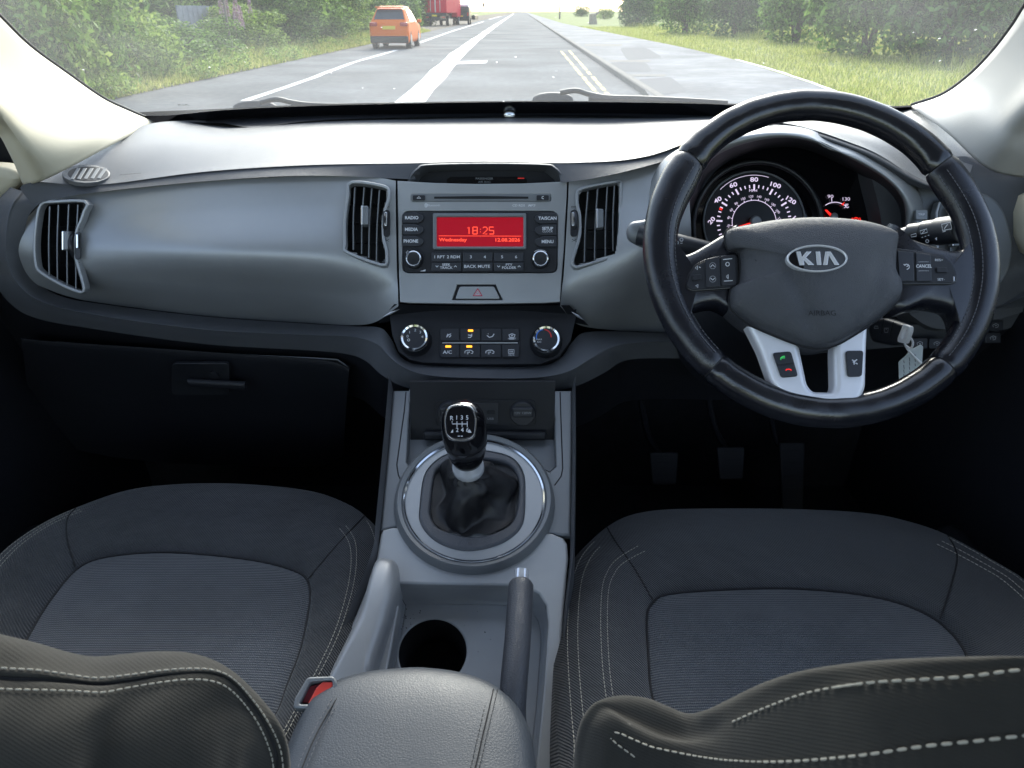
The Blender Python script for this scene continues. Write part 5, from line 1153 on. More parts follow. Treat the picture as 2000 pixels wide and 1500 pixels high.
# handbrake ------------------------------------------------------
hb = empty('handbrake', KF.px(1010, 1300), 'leather covered handbrake lever with chrome release button', 'handbrake')
hp = cr([KF.px(1018, 1133, .040), KF.px(1016, 1170, .043), KF.px(1011, 1250, .047), KF.px(1004, 1330, .046), KF.px(1000, 1400, .038), KF.px(1006, 1480, .02), KF.px(1010, 1560, .0)], 6)
hr = lambda t: .0138 * (1 - max(0, (.06 - t) / .06) ** 2 * .45) * (1 + .25 * max(0, t - .6))
tube('grip', hp, hr, M['grip'], hb, 28, ref=(1, 0, 0))
a_ = KF.px(1018, 1134, .040); b_ = KF.px(1019, 1114, .041)
tube('release_button', [a_, a_.lerp(b_, .75), b_, b_ + (b_ - a_) * .04], lambda t: .0080 if t < .9 else .0066, M['badge'], hb, 12, ref=(1, 0, 0))
# armrest --------------------------------------------------------
AF = Frame(D(810, 1450, .63), (1, 0, 0), (0, math.cos(.12), math.sin(.12)))
ar = empty('armrest', AF.o - Vector((0, .1, .3)), 'padded grey leather armrest lid between the seats', 'armrest')
ao = [(500, 1640), (545, 1500), (580, 1413), (605, 1370), (650, 1337), (710, 1319), (780, 1311), (832, 1310), (902, 1319), (965, 1341), (1007, 1375), (1032, 1420), (1042, 1462), (1048, 1510), (1060, 1640), (1050, 1800), (780, 1830), (480, 1800)]
ao = [AF.px(x, y) for x, y in [tuple(v) for v in cr([Vector(p) for p in ao], 5, True)]]
dome('lid', ao, .022, M['arm'], ar, n=AF.n, base=.05, rings=16, power=2.6)
tr_ = [p + (p - AF.o) * -.03 - AF.n * .05 for p in ao]
loft('box', [[*tr_, tr_[0]], [*[p - Vector((0, 0, .28)) for p in tr_], tr_[0] - Vector((0, 0, .28))]], M['lower'], ar, nu=len(tr_) + 1, nv=1, pre=True)
def on_dome(px, py, H=.022):
    return AF.px(px, py, H + .0004)
for L_, dx in (([(677, 1334), (645, 1385), (615, 1440), (590, 1500), (560, 1580)], 1), ([(964, 1346), (955, 1385), (942, 1440), (928, 1500), (905, 1580)], -1)):
    hL = [.0135, .0185, .0205, .0212, .0215]
    for k, (off, mm) in enumerate(((0, 'seam'), (-9, 't'), (8, 't'))):
        P = cr([AF.px(x + off, y, h + .0003) for (x, y), h in zip(L_, hL)], 8)
        if mm == 'seam': tube('seam', P, .0006, M['seam'], ar, 5)
        else: stitches('stitching', P, M['thread_dark' if dx > 0 else 'seam'], ar, .0045, .003, .00035)
# seat belt buckle -----------------------------------------------
bk = empty('seat_belt_buckle', D(615, 1400, .66), 'seat belt buckle with red release button beside the armrest', 'buckle')
KB = Frame(D(615, 1355, .655), Vector((1, .1, 0)), Vector((-.2, .8, .45)))
plate('housing', [rnd([Vector(p) for p in [(600, 1322), (652, 1320), (660, 1334), (652, 1364), (606, 1385), (572, 1383), (575, 1364)]], 6), rnd([Vector(p) for p in [(606, 1331), (648, 1328), (650, 1340), (612, 1375), (584, 1375)]], 5)], KB, -.012, .002, M['silver_dark'], bk, bev=.0015)
plate('shell', [rnd([Vector(p) for p in [(600, 1330), (652, 1328), (648, 1360), (608, 1380), (580, 1377)]], 6)], KB, -.09, -.010, M['black'], bk, bev=.004)
plate('latch_slot', [[(590, 1372), (605, 1340), (628, 1334), (604, 1374)]], KB, -.010, -.004, M['redbeltdark'], bk)
plate('release_button', [rnd([Vector(p) for p in [(630, 1331), (650, 1331), (652, 1341), (609, 1377), (601, 1374), (618, 1342)]], 3)], KB, -.010, .0005, M['redbelt'], bk, bev=.0012)
# ================================================================ STEERING WHEEL
wa = math.radians(53.3)
WF = Frame((.3353, .8148, 1.1637), (1, 0, 0), (0, math.cos(wa), math.sin(wa)))
wh = empty('steering_wheel', WF.o, 'worn black leather steering wheel with silver lower spokes and oval badge', 'steering wheel')
def wang(px, py): u, v = WF.uv(px, py); return math.degrees(math.atan2(v, u)) % 360
ra_, rt_ = .1755, .0172
cuts = [wang(1865, 302), wang(1342, 312), wang(1386, 724) - 0, wang(1843, 720)]   # ~45,140,222,318
cuts = sorted(cuts)
def bumpw(a):   # thumb rests near ten and two, slimmer at top and bottom
    w = .0
    for c, s in ((152, 13), (28, 13)): w += .0042 * math.exp(-((a - c) / s) ** 2)
    for c, s in ((180, 22), (0, 22), (360, 22)): w += .0018 * math.exp(-((a - c) / s) ** 2)
    return w
def rim(a0, a1, m, name='rim_cover'):
    n = max(12, int((a1 - a0) / 1.6)); k = 28; V = []; Fc = []
    for i in range(n + 1):
        a = a0 + .25 + (a1 - a0 - .5) * i / n; ar_ = math.radians(a); e = min(i, n - i) * (a1 - a0) / n; sh = 1 - .10 * max(0, 1 - e / 1.2) ** 1.5
        w = bumpw(a % 360); d = Vector((math.cos(ar_), math.sin(ar_)))
        wob = .0005 * noise.noise(Vector((d.x * 9, d.y * 9, 2)))
        for j in range(k):
            b = 2 * math.pi * j / k; cx = math.cos(b); rr = (rt_ * sh + wob); R_ = ra_ + (rr * cx if cx > 0 else (rr + w * 1.6) * cx); hgt = (rr * .93) * math.sin(b)
            V.append(WF.P(d.x * R_, d.y * R_, hgt))
    for i in range(n):
        for j in range(k): Fc.append((i * k + j, i * k + (j + 1) % k, (i + 1) * k + (j + 1) % k, (i + 1) * k + j))
    Fc += [tuple(range(k)), tuple(n * k + j for j in range(k))]
    return mk(name, V, Fc, m, wh, 50, fix=True)
c = cuts + [cuts[0] + 360]
for i, mm in enumerate(['leather_worn', 'leather', 'leather_worn', 'leather']):
    s_ = rim(c[i], c[i + 1], M[mm])
    if mm == 'leather':
        s_['label'] = 'grained side section of the rim'
        for off, ph in ((2.0, 0), (2.45, 0)):
            P = []
            for q in range(90):
                a = math.radians(c[i] + 2 + (c[i + 1] - c[i] - 4) * q / 89); w = bumpw(math.degrees(a) % 360); R_ = ra_ + (rt_ + w * 1.6) * math.cos(off) ; P.append(WF.P(math.cos(a) * R_, math.sin(a) * R_, rt_ * .95 * math.sin(off) + .0003))
            stitches('stitching', P, M['thread_dark'], s_, .0045, .0036, .00055)
    else: s_['label'] = 'shiny worn section of the rim'
tube('rim_core', [WF.P(math.cos(a / 90 * 6.2832) * ra_, math.sin(a / 90 * 6.2832) * ra_) for a in range(90)], .0145, M['rubber'], wh, 12, closed=True)
def wl(pts, k=4, h=0): return [WF.px(x, y, h) for x, y in [tuple(v) for v in cr([Vector(p) for p in pts], k, True)]]
LS = [(1445, 448), (1416, 457), (1382, 477), (1352, 494), (1332, 499), (1316, 488), (1304, 460), (1292, 480), (1288, 520), (1293, 575), (1306, 625), (1328, 668), (1338, 650), (1343, 622), (1360, 605), (1395, 598), (1445, 605)]
RS = [(1735, 445), (1750, 458), (1800, 477), (1855, 491), (1880, 487), (1898, 460), (1915, 480), (1920, 520), (1915, 575), (1902, 625), (1878, 668), (1868, 645), (1860, 618), (1845, 604), (1800, 597), (1735, 602)]
dome('spoke', wl(LS), .012, M['leather'], wh, n=WF.n, base=.018, power=3, rings=12, center=WF.px(1362, 545)).data
dome('spoke', wl(RS), .012, M['leather'], wh, n=WF.n, base=.018, power=3, rings=12, center=WF.px(1835, 545))
# silver lower spoke
SO = [(1450, 612), (1463, 638), (1486, 683), (1509, 748), (1537, 781), (1570, 795), (1607, 799), (1649, 795), (1680, 784), (1693, 757), (1695, 673), (1698, 612)]
SI = [(1556, 640), (1562, 680), (1577, 752), (1588, 765), (1626, 766), (1632, 754), (1630, 680), (1636, 640)]
spk = plate('lower_spoke', [rnd([Vector(p) for p in SO], 8, 3), rnd([Vector(p) for p in SI], 10, 4)], WF, -.012, .011, M['spoke'], wh, bev=.006, bres=5)
plate('inner_lip', [rnd([Vector(p) for p in [(1548, 630), (1553, 685), (1568, 760), (1582, 775), (1632, 776), (1641, 758), (1640, 685), (1646, 630)]], 12, 4), rnd([Vector(p) for p in SI], 10, 4)], WF, -.014, .007, M['spoke'], spk, bev=.003)
PFn = Frame(WF.P(0, 0, .0115), WF.x, WF.y)
pb1 = plate('phone_buttons', [rnd([Vector(p) for p in [(1509, 689), (1545, 686), (1559, 735), (1526, 738)]], 6, 3)], PFn, .0, .0016, M['button'], wh, bev=.0006)
for pts, ic, cm in (([(1511, 691), (1543, 688.5), (1549, 709), (1517, 712)], [[(1525, 703), (1525, 699), (1529, 696), (1533, 696)], [(1526, 699), (1533, 699)]], 'greenprint'), ([(1518, 714), (1550, 711), (1556, 733.5), (1528, 736)], [[(1535, 724), (1536, 721.5), (1541, 721), (1545, 722), (1545, 724)]], 'redprint')):
    b_ = plate('button', [rnd([Vector(p) for p in pts], 4, 3)], PFn, .0012, .0028, M['button'], pb1, bev=.0007)
    ribbon('icon', ic, PFn, 1.8, .0031, M['greenprint'] if cm == 'greenprint' else M['litred'], pb1)
pb2 = plate('voice_button', [rnd([Vector(p) for p in [(1652, 685), (1687, 684.5), (1684, 735), (1656, 736)]], 6, 3)], PFn, .0, .0026, M['button'], wh, bev=.0008)
ribbon('icon', [[(1668, 712), (1669, 706), (1674, 702)], [(1666, 708), (1669, 704)], [(1671, 709), (1675, 711)], [(1664, 703), (1667, 704)]], PFn, 2.2, .003, M['print'], pb2)
# hub / airbag cover
HB = [(1417, 453), (1453, 442), (1519, 431), (1593, 427), (1663, 431), (1710, 440), (1743, 452), (1753, 463), (1750, 487), (1748, 529), (1760, 557), (1758, 580), (1743, 599), (1710, 627), (1668, 655), (1631, 675), (1594, 681), (1556, 673), (1509, 655), (1467, 636), (1439, 615), (1426, 599), (1427, 566), (1443, 552), (1443, 495), (1421, 487)]
ho_ = wl(HB, 4, .014)
hc = WF.px(1594, 530, .014)
def hubj(q):
    u = (q - WF.o).dot(WF.x); v = (q - WF.o).dot(WF.y); h = (q - WF.o).dot(WF.n)
    # two soft side creases running down to the spokes
    for s in (-1, 1):
        d = (u - s * (.052 + .35 * (v + .02))); w = math.exp(-(d / .010) ** 2) * max(0, min(1, (-.005 - v) / .03))
        h -= .0035 * w * max(0, min(1, (h - .012) / .02))
    return WF.P(u, v, h)
hub = dome('airbag_cover', ho_, .026, M['airbag'], wh, n=WF.n, base=.03, power=2.3, rings=26, center=hc, jit=hubj)
tube('seam', ho_, .0012, M['seam'], wh, 6, closed=True)
tx_ = text('AIRBAG', Frame(WF.P(0, 0, 0), WF.x, WF.y), 1606, 612, 10, M['seam'], hub, sx=1.05, h=.0388)
for pts in ([(1474, 507), (1480, 511), (1487, 509)], [(1711, 499), (1716, 503), (1722, 502), (1727, 501)]): ribbon('icon', [pts], WF, 1.2, .030, M['seam'], hub)
EFm = Frame(WF.px(1597, 504, .0385), WF.x, WF.y)
bd = empty('badge', EFm.o, parent=wh)
plate('badge_ring', [ell(1597, 504, 60, 27, 64), ell(1597, 504, 55.5, 23.4, 64)], EFm, -.004, .0035, M['badge'], bd, bev=.0016, bres=4)
plate('badge_field', [ell(1597, 504, 57, 25, 64)], EFm, -.004, .0005, M['gloss'], bd, bev=.0006)
GL = {'K': [[(1561, 491), (1569, 491), (1572, 501.5), (1581, 491), (1591, 491), (1580, 502.5), (1596, 517), (1585, 517), (1575, 507), (1577, 517), (1568, 517)]],
      'I': [[(1599, 491), (1607.5, 491), (1610, 517), (1601.5, 517)]],
      'A': [[(1618, 491), (1628, 491), (1645, 517), (1636, 517), (1624.5, 497.5), (1622, 517), (1613.5, 517)]]}
for kx, (ch, pp) in enumerate(GL.items()): plate('badge_letter', [[(x - 5.5, y) for x, y in pp[0]]], EFm, .0, .0024, M['badge'], bd, bev=.0005)
# spoke switch pods
SPF = Frame(WF.P(0, 0, .0125), WF.x, WF.y)
lp = plate('switch_pod', [[tuple(v) for v in rnd([Vector(p) for p in [(1338, 560), (1344, 535), (1358, 515), (1382, 504), (1436, 493), (1444, 500), (1446, 556), (1439, 563), (1350, 569)]], 7, 3)]], SPF, -.004, .0018, M['gloss'], wh, bev=.0012)
plate('bezel', [[tuple(v) for v in rnd([Vector(p) for p in [(1341, 559), (1347, 536), (1360, 518), (1383, 507), (1434, 496.5), (1441, 502), (1442, 554), (1437, 560), (1351, 566)]], 6, 3)]], SPF, .0, .0028, M['lower'], lp, bev=.0008)
def wbtn(pts, par, ic, name='button', w=1.5, hh=.0048, mm='button'):
    b_ = plate(name, [rnd([Vector(p) for p in pts], 2, 2)], SPF, .002, .0044, M[mm], par, bev=.0007)
    if ic: ribbon('icon', ic, SPF, w, hh, M['print'], par)
wbtn([(1378, 506), (1405, 500), (1407, 559), (1380, 561)], lp, [[(1388, 521), (1392, 517), (1396, 521)], [(1388, 543), (1392, 547), (1396, 543)]])
ribbon('icon', [ell(1392, 519, 6, 6, 20) + [(1398, 519)], ell(1392, 545, 6, 6, 20) + [(1398, 545)]], SPF, .9, .0048, M['printdim'], lp)
wbtn([(1408, 500), (1436, 497), (1438, 556), (1410, 558)], lp, [ell(1421, 516, 3.5, 3.8, 14) + [(1424.5, 516)], [(1419, 540), (1422, 536), (1422, 545), (1419, 541)], [(1412, 507), (1430, 505)], [(1414, 549), (1431, 548)]])
wbtn([(1353, 536), (1370, 535), (1370, 546), (1352, 548)], lp, None, 'rocker', mm='lower'); 
ribbon('icon', [[(1358, 523), (1362, 519), (1362, 527), (1358, 523)], [(1365, 521), (1368, 523)], [(1359, 558), (1363, 555), (1363, 562), (1359, 558)]], SPF, 1.3, .0035, M['print'], lp)
rp = plate('switch_pod', [[tuple(v) for v in rnd([Vector(p) for p in [(1745, 491), (1751, 484), (1795, 489), (1845, 499), (1862, 513), (1872, 535), (1869, 552), (1855, 556), (1760, 556), (1750, 549)]], 7, 3)]], SPF, -.004, .0018, M['gloss'], wh, bev=.0012)
plate('bezel', [[tuple(v) for v in rnd([Vector(p) for p in [(1748, 493), (1754, 487), (1796, 492), (1843, 502), (1859, 515), (1868, 535), (1865, 549), (1853, 553), (1762, 553), (1753, 547)]], 6, 3)]], SPF, .0, .0028, M['lower'], rp, bev=.0008)
wbtn([(1753, 490), (1784, 492), (1786, 549), (1757, 549)], rp, [[pol(1771, 521, 5, a) for a in range(-60, 200, 20)], [(1765, 516), (1768, 519)], [(1771, 521), (1774, 518)]])
wbtn([(1789, 493), (1818, 497), (1820, 549), (1790, 549)], rp, [[(1794, 511.5), (1814, 511.5)], [(1794, 529), (1814, 529)]], w=.5)
text('CANCEL', SPF, 1804, 520, 6.5, M['print'], rp, sx=.85, h=.0048, bold=.02, shear=.2)
wbtn([(1829, 521), (1850, 522), (1851, 532), (1830, 532)], rp, None, 'rocker', mm='lower')
text('RES+', SPF, 1834, 508, 4.6, M['print'], rp, h=.0035); text('SET-', SPF, 1838, 546, 4.6, M['print'], rp, h=.0035)
plate('trim_edge', [rect(1862, 540, 1865, 549)], SPF, .002, .0035, M['satin'], rp, bev=.0005)
# column and stalks ----------------------------------------------
colm = empty('steering_column', (.33, 1.0, 1.1), 'black steering column shroud behind the wheel', 'steering column')
ca = WF.P(0, 0, -.015); cb = ca - WF.n * .30
def ringbox(c, w, h, f): return [f.o * 0 + c + f.x * x * w + f.y * y * h for x, y in [(math.cos(a / 20 * 6.2832) * (1 if True else 1), math.sin(a / 20 * 6.2832)) for a in range(21)]]
loft('shroud', [ringbox(ca - WF.n * .03, .055, .05, WF), ringbox(ca - WF.n * .10, .075, .065, WF), ringbox(cb + Vector((0, 0, -.02)), .09, .08, WF)], M['black'], colm, nu=41, nv=5)
tube('boss', [ca, ca - WF.n * .06], .04, M['black'], colm, 24)
st1 = empty('wiper_stalk', D(1800, 455, .95), 'black wiper stalk with white markings right of the wheel hub', 'stalk')
sp0 = D(1700, 480, .93); sp1 = D(1775, 459, .93); sp2 = D(1835, 452, .90); sp3 = D(1878, 447, .87)
tube('arm', [sp0, sp1, sp1.lerp(sp2, .5), sp2], lambda t: .0095 + .004 * t, M['button'], st1, 24, ref=(0, 0, 1))
tube('twist_ring', [sp1.lerp(sp2, .52), sp2], .0145, M['black'], st1, 28, ref=(0, 0, 1)); tube('twist_ring', [sp1.lerp(sp2, .05), sp1.lerp(sp2, .48)], .0132, M['black'], st1, 28, ref=(0, 0, 1))
tube('end_cap', cr([sp2, sp2.lerp(sp3, .3), sp2.lerp(sp3, .85), sp3, sp3 + (sp3 - sp2) * .05], 3), lambda t: .0162 if t < .7 else .0162 * math.sqrt(max(.04, 1 - ((t - .7) / .32) ** 2)), M['button'], st1, 32, ref=(0, 0, 1))
StF = Frame(D(1848, 446, .865), (sp3 - sp1), Vector((0, .3, 1)))
ribbon('icon', [[(1839, 438), (1856, 434), (1859, 447), (1841, 450), (1839, 438)], [(1844, 447), (1851, 438)], [(1841, 453), (1847, 451)]], StF, 1.6, .002, M['print'], st1)
StG = Frame(D(1805, 455, .885), (sp3 - sp1), Vector((0, .3, 1)))
ribbon('icon', [[(1797, 451), (1810, 447), (1811, 454), (1799, 457), (1797, 451)], [(1801, 456), (1806, 450)], ell(1811, 471, 3, 3, 12) + [(1814, 471)], [(1800, 464), (1803, 463)], [(1806, 462), (1809, 461)], [(1812, 460), (1815, 459)], [(1779, 459), (1789, 456), (1790, 461), (1780, 463), (1779, 459)]], StG, 1.3, .002, M['print'], st1)
dabs('icon', [[(1826, 466), (1830, 463), (1830, 470)]], StG, .002, M['print'], st1)
st2 = empty('indicator_stalk', D(1300, 465, .95), 'black indicator stalk poking out left of the steering wheel rim', 'stalk')
q0 = D(1430, 500, .94); q1 = D(1345, 480, .95); q2 = D(1290, 468, .96); q3 = D(1250, 458, .97); q4 = D(1228, 455, .97)
tube('arm', cr([q0, q1, q2, q3], 5), lambda t: .010 + .004 * t, M['button'], st2, 24, ref=(0, 0, 1))
dome('end_cap', [PP(x, y, q3, (CAMP - q3).normalized()) for x, y in [tuple(v) for v in cr([Vector(p) for p in [(1224, 448), (1232, 435), (1250, 431), (1266, 434), (1268, 484), (1252, 483), (1230, 472), (1224, 462)]], 4, True)]], .010, M['silver_dark'], st2, n=(CAMP - q3).normalized(), base=.012, power=2.4)
S2 = Frame(D(1325, 475, .933), (q0 - q3), Vector((0, .3, 1)))
ribbon('icon', [ell(1322, 474, 3, 3.5, 12) + [(1325, 474)], [(1329, 471), (1333, 471)], [(1329, 475), (1333, 475)], ell(1318, 486, 3, 3.5, 12) + [(1321, 486)], [(1325, 483), (1325, 489)], ell(1331, 468, 3, 3, 12) + [(1334, 468)], ell(1315, 497, 2.5, 3, 12) + [(1317.5, 497)]], S2, 1.2, .003, M['print'], st2)
# ignition key -----------------------------------------------------
ky = empty('ignition_key', D(1735, 650, .93), 'ignition key fob in the steering column lock behind the wheel', 'key')
kd = D(1765, 652, .90); ke = D(1700, 640, .95)
KYF = Frame(D(1730, 648, .915), (kd - ke), Vector((0, .25, 1)))
plate('fob', [rnd([Vector(p) for p in [(1698, 628), (1722, 621), (1760, 633), (1768, 640), (1757, 672), (1740, 676), (1700, 668), (1694, 645)]], 8, 3)], KYF, -.012, .0, M['button'], ky, bev=.004, bres=3)
for L_ in ([(1726, 623), (1723, 640), (1722, 652)], [(1745, 628), (1741, 645), (1738, 660)]): tube('seam', [KYF.px(x, y, .0004) for x, y in L_], .0004, M['seam'], ky, 5)
ribbon('icon', [[(1707, 640), (1709, 637), (1714, 637), (1716, 641), (1707, 641)], [(1727, 641), (1735, 641), (1734, 649), (1728, 649), (1727, 641)], [(1730, 643), (1732, 643)]], KYF, 1.5, .0006, M['printdim'], ky)
plate('key_loop', [rnd([Vector(p) for p in [(1763, 633), (1777, 638), (1777, 648), (1768, 672), (1752, 668), (1752, 660)]], 3, 3), rnd([Vector(p) for p in [(1765, 641), (1771, 643), (1763, 663), (1759, 661)]], 2, 2)], KYF, -.002, .004, M['white'], ky, bev=.0012)
tg_ = empty('key_tag', D(1775, 710, .92), 'pale paper tag hanging from the ignition key on a white cable tie', 'tag')
TGF = Frame(D(1775, 712, .915), Vector((1, -.12, 0)), Vector((.0, .12, 1)))
tagp = plate('card', [[(1775, 683), (1786, 680), (1798, 673), (1803, 677), (1801, 710), (1800, 750), (1756, 750), (1755, 708), (1758, 704), (1768, 696), (1773, 690)]], TGF, -.0004, .0004, M['paper'], tg_, bev=.0001)
M['ink'] = mat('faded_ink', (.12, .13, .15), .8)
for k in range(3): ribbon('lettering', [[(1765 + 11 * k, y), (1766 + 11 * k, y + 5 + (y * 7 + k) % 4)] for y in range(704 - 6 * k, 736, 9)], TGF, 1.4, .0006, M['ink'], tagp)
tube('cable_tie', cr([TGF.px(x, y, h) for x, y, h in [(1762, 664, -.004), (1768, 657, .004), (1778, 660, .008), (1783, 670, .008), (1779, 680, .006), (1770, 676, .004), (1765, 668, .002), (1774, 684, .005), (1786, 697, .005), (1803, 713, .003), (1812, 722, .0)]], 6), .0013, M['white'], tg_, 8)
# ---------------------------------------------------------------- footwells
fl_ = mk('cabin_floor', [Vector((-.85, -.6, .45)), Vector((.84, -.6, .45)), Vector((.84, 1.45, .45)), Vector((-.85, 1.45, .45))], [(0, 1, 2, 3)], M['carpet']); fl_['kind'] = 'structure'
fw_ = mk('bulkhead', [Vector((-.85, 1.44, .44)), Vector((.80, 1.44, .44)), Vector((.80, 1.36, 1.16)), Vector((-.85, 1.36, 1.16))], [(0, 1, 2, 3)], M['carpet']); fw_['kind'] = 'structure'
for x, y, w_, h_, kind, lb in ((1297, 915, 29, 32, 'c', 'clutch pedal, leftmost of the three pedals in the dark footwell'), (1428, 905, 28, 32, 'b', 'brake pedal in the middle of the dark driver footwell'), (1548, 930, 25, 66, 'a', 'long accelerator pedal, rightmost in the dark driver footwell')):
    Yp = 1.22 if kind != 'a' else 1.24
    pf = Frame(PY(x, y, Yp), (1, 0, 0), (0, .5, 1)); e = empty('pedal', pf.o, lb, 'pedal', 'foot pedals')
    plate('pad', [rnd([Vector(p) for p in [(x - w_, y - h_), (x + w_, y - h_), (x + w_ * .85, y + h_), (x - w_ * .8, y + h_)]], 6, 3)], pf, -.012, 0, M['rubber'], e, bev=.003)
    for k in range(5): plate('rib', [rect(x - w_ * .7, y - h_ * .75 + k * h_ * .36, x + w_ * .7, y - h_ * .65 + k * h_ * .36)], pf, .0, .0015, M['rubber'], e, bev=.0003)
    tube('arm', cr([pf.px(x - 8, y - h_ * .8, -.008), PY(x - 30, y - 65, Yp + .06), PY(x - 45, y - 130, Yp + .12)], 5), .006, M['black'], e, 10)
# ================================================================ SEATS
def seat_cushion(e, outl, ins, cen, zf, dz, seams, stitch):
    """outl / ins: (px, py, z); returns surface function"""
    O3 = cr([PZ(x, y, z) for x, y, z in outl], 8, True); I3 = cr([PZ(x, y, z) for x, y, z in ins], 8, True); C = PZ(*cen)
    N_ = 200
    def by_angle(P):
        A = [(math.atan2(p.y - C.y, p.x - C.x), p) for p in P]; A.sort(key=lambda q: q[0]); out = []
        an = [a for a, _ in A]
        for i in range(N_):
            t = -math.pi + 2 * math.pi * i / N_; j = 0
            while j < len(an) and an[j] < t: j += 1
            a0, p0 = A[j - 1]; a1, p1 = A[j % len(A)]
            if j == 0: a0 -= 2 * math.pi
            if j == len(A): a1 += 2 * math.pi
            out.append(p0.lerp(p1, (t - a0) / max(1e-6, a1 - a0)))
        return out
    OO = by_angle(O3); II = by_angle(I3)
    def hgt(f): return dz * math.sin(min(1, f * 2.2) * math.pi / 2) * (1 - .35 * max(0, f - .6) / .4)
    def S(i, f, h=0):
        return OO[i % N_].lerp(II[i % N_], f) + Vector((0, 0, hgt(f) + h))
    fs = [0, .03, .07, .12, .18, .25, .35, .5, .65, .8, .9, .96, .985, 1]
    rows = [[p + (p - C).normalized() * .014 + Vector((0, 0, -.16)) for p in OO], [p + (p - C).normalized() * .016 + Vector((0, 0, -.05)) for p in OO], [p + (p - C).normalized() * .010 + Vector((0, 0, -.015)) for p in OO]]
    for f in fs:
        k = -.006 * max(0, (f - .9) / .1) ** 2
        rows.append([S(i, f, k) for i in range(N_)])
    V = [p for r in rows for p in r]; Fc = []
    for r in range(len(rows) - 1):
        for i in range(N_): a = r * N_ + i; b = r * N_ + (i + 1) % N_; Fc.append((a, b, b + N_, a + N_))
    bol = mk('bolster_cover', V, Fc, M['fab'], e, 60, fix=False)
    V = []; Fc = []; R_ = 14
    for r in range(R_):
        s = 1 - r / R_; hh = .010 * (1 - s ** 3) ** .5
        for i in range(N_):
            b = II[i] + Vector((0, 0, hgt(1) - .006)); V.append(C.lerp(b, s) * 1 + Vector((0, 0, hh + (1 - s) * (b.z - C.z) * .0)))
    V.append(Vector((C.x, C.y, C.z + .010)))
    for r in range(R_ - 1):
        for i in range(N_): a = r * N_ + i; b = r * N_ + (i + 1) % N_; Fc.append((a, b, b + N_, a + N_))
    for i in range(N_): Fc.append(((R_ - 1) * N_ + i, (R_ - 1) * N_ + (i + 1) % N_, len(V) - 1))
    mk('centre_cover', V, Fc, M['fabin'], e, 60, fix=False)
    def idx(px, py, z=zf):
        p = PZ(px, py, z); return int(round((math.atan2(p.y - C.y, p.x - C.x) + math.pi) / (2 * math.pi) * N_)) % N_
    for (a, b) in seams:
        i0, i1 = idx(*a), idx(*b); n = 14
        if abs(i1 - i0) > N_ / 2: i1 += N_ if i1 < i0 else -N_
        P = [S(int(round(i0 + (i1 - i0) * k / n)), k / n, .0002) for k in range(n + 1)]
        P = resample(cr([P[0], P[4], P[9], P[14]], 6), 18); tube('seam', P, .0010, M['seam'], bol, 5)
    tube('seam', [S(i, 1, -.005) for i in range(N_)], .0015, M['seam'], bol, 5, closed=True)
    for (a, b, f) in stitch:
        i0, i1 = idx(*a), idx(*b)
        if i1 < i0: i0, i1 = i1, i0
        if i1 - i0 > N_ / 2: i0, i1 = i1, i0 + N_
        P = [S(i, f if not callable(f) else f((i - i0) / (i1 - i0)), .0004) for i in range(i0, i1 + 1)]
        if len(P) > 3: stitches('stitching', P, M['thread'], bol, .0052, .0040, .00045)
    return S
ps = empty('front_seat', (-.40, .55, .55), 'passenger seat with grey ribbed fabric cushion left of the console', 'car seat', 'front seats')
zp = .775
PO = [(-90, 1330), (-70, 1180), (0, 1082), (80, 1024), (160, 987), (250, 957), (340, 946), (440, 944), (540, 950), (620, 962), (680, 985), (715, 1010), (733, 1042), (737, 1080), (729, 1150), (700, 1245), (650, 1345), (600, 1425), (555, 1500), (400, 1600), (100, 1600), (-60, 1480)]
PI_ = [(62, 1245), (100, 1182), (150, 1122), (200, 1098), (300, 1087), (400, 1091), (500, 1103), (565, 1119), (598, 1136), (607, 1165), (603, 1210), (588, 1280), (562, 1350), (535, 1415), (450, 1490), (250, 1510), (80, 1490), (10, 1400), (25, 1320)]
def zz(x, c, w, y, y0=1000): return zp - .004 + .012 * min(1, max(0, (abs(x - c) - w * .6) / (w * .4))) * min(1, max(0, (y - y0) / 150))
S1 = seat_cushion(ps, [(x, y, zz(x, 380, 400, y)) for x, y in PO], [(x, y, zp - .004) for x, y in PI_], (330, 1270, zp - .002), zp, .018,
    [((156, 990), (152, 1118)), ((712, 1006), (606, 1140)), ], [((-60, 1250), (150, 990), .04), ((-70, 1250), (150, 990), .16), ((-70, 1250), (150, 990), .24), ((726, 1010), (560, 1500), .30), ((726, 1010), (560, 1500), .38), ((722, 1010), (560, 1500), .03)])
ds = empty('front_seat', (.33, .55, .55), 'driver seat with grey ribbed fabric cushion below the steering wheel', 'car seat', 'front seats')
DO = [(1128, 1560), (1112, 1450), (1104, 1350), (1100, 1260), (1103, 1190), (1112, 1130), (1130, 1085), (1158, 1052), (1190, 1026), (1225, 1008), (1270, 998), (1330, 994), (1450, 993), (1580, 995), (1700, 1003), (1780, 1020), (1850, 1045), (1950, 1100), (2010, 1140), (2090, 1230), (2120, 1380), (2080, 1560), (1700, 1640), (1300, 1640)]
DI = [(1275, 1380), (1265, 1290), (1262, 1215), (1272, 1188), (1300, 1170), (1400, 1161), (1530, 1158), (1640, 1165), (1730, 1180), (1800, 1205), (1850, 1240), (1885, 1290), (1905, 1380), (1870, 1500), (1600, 1560), (1330, 1520)]
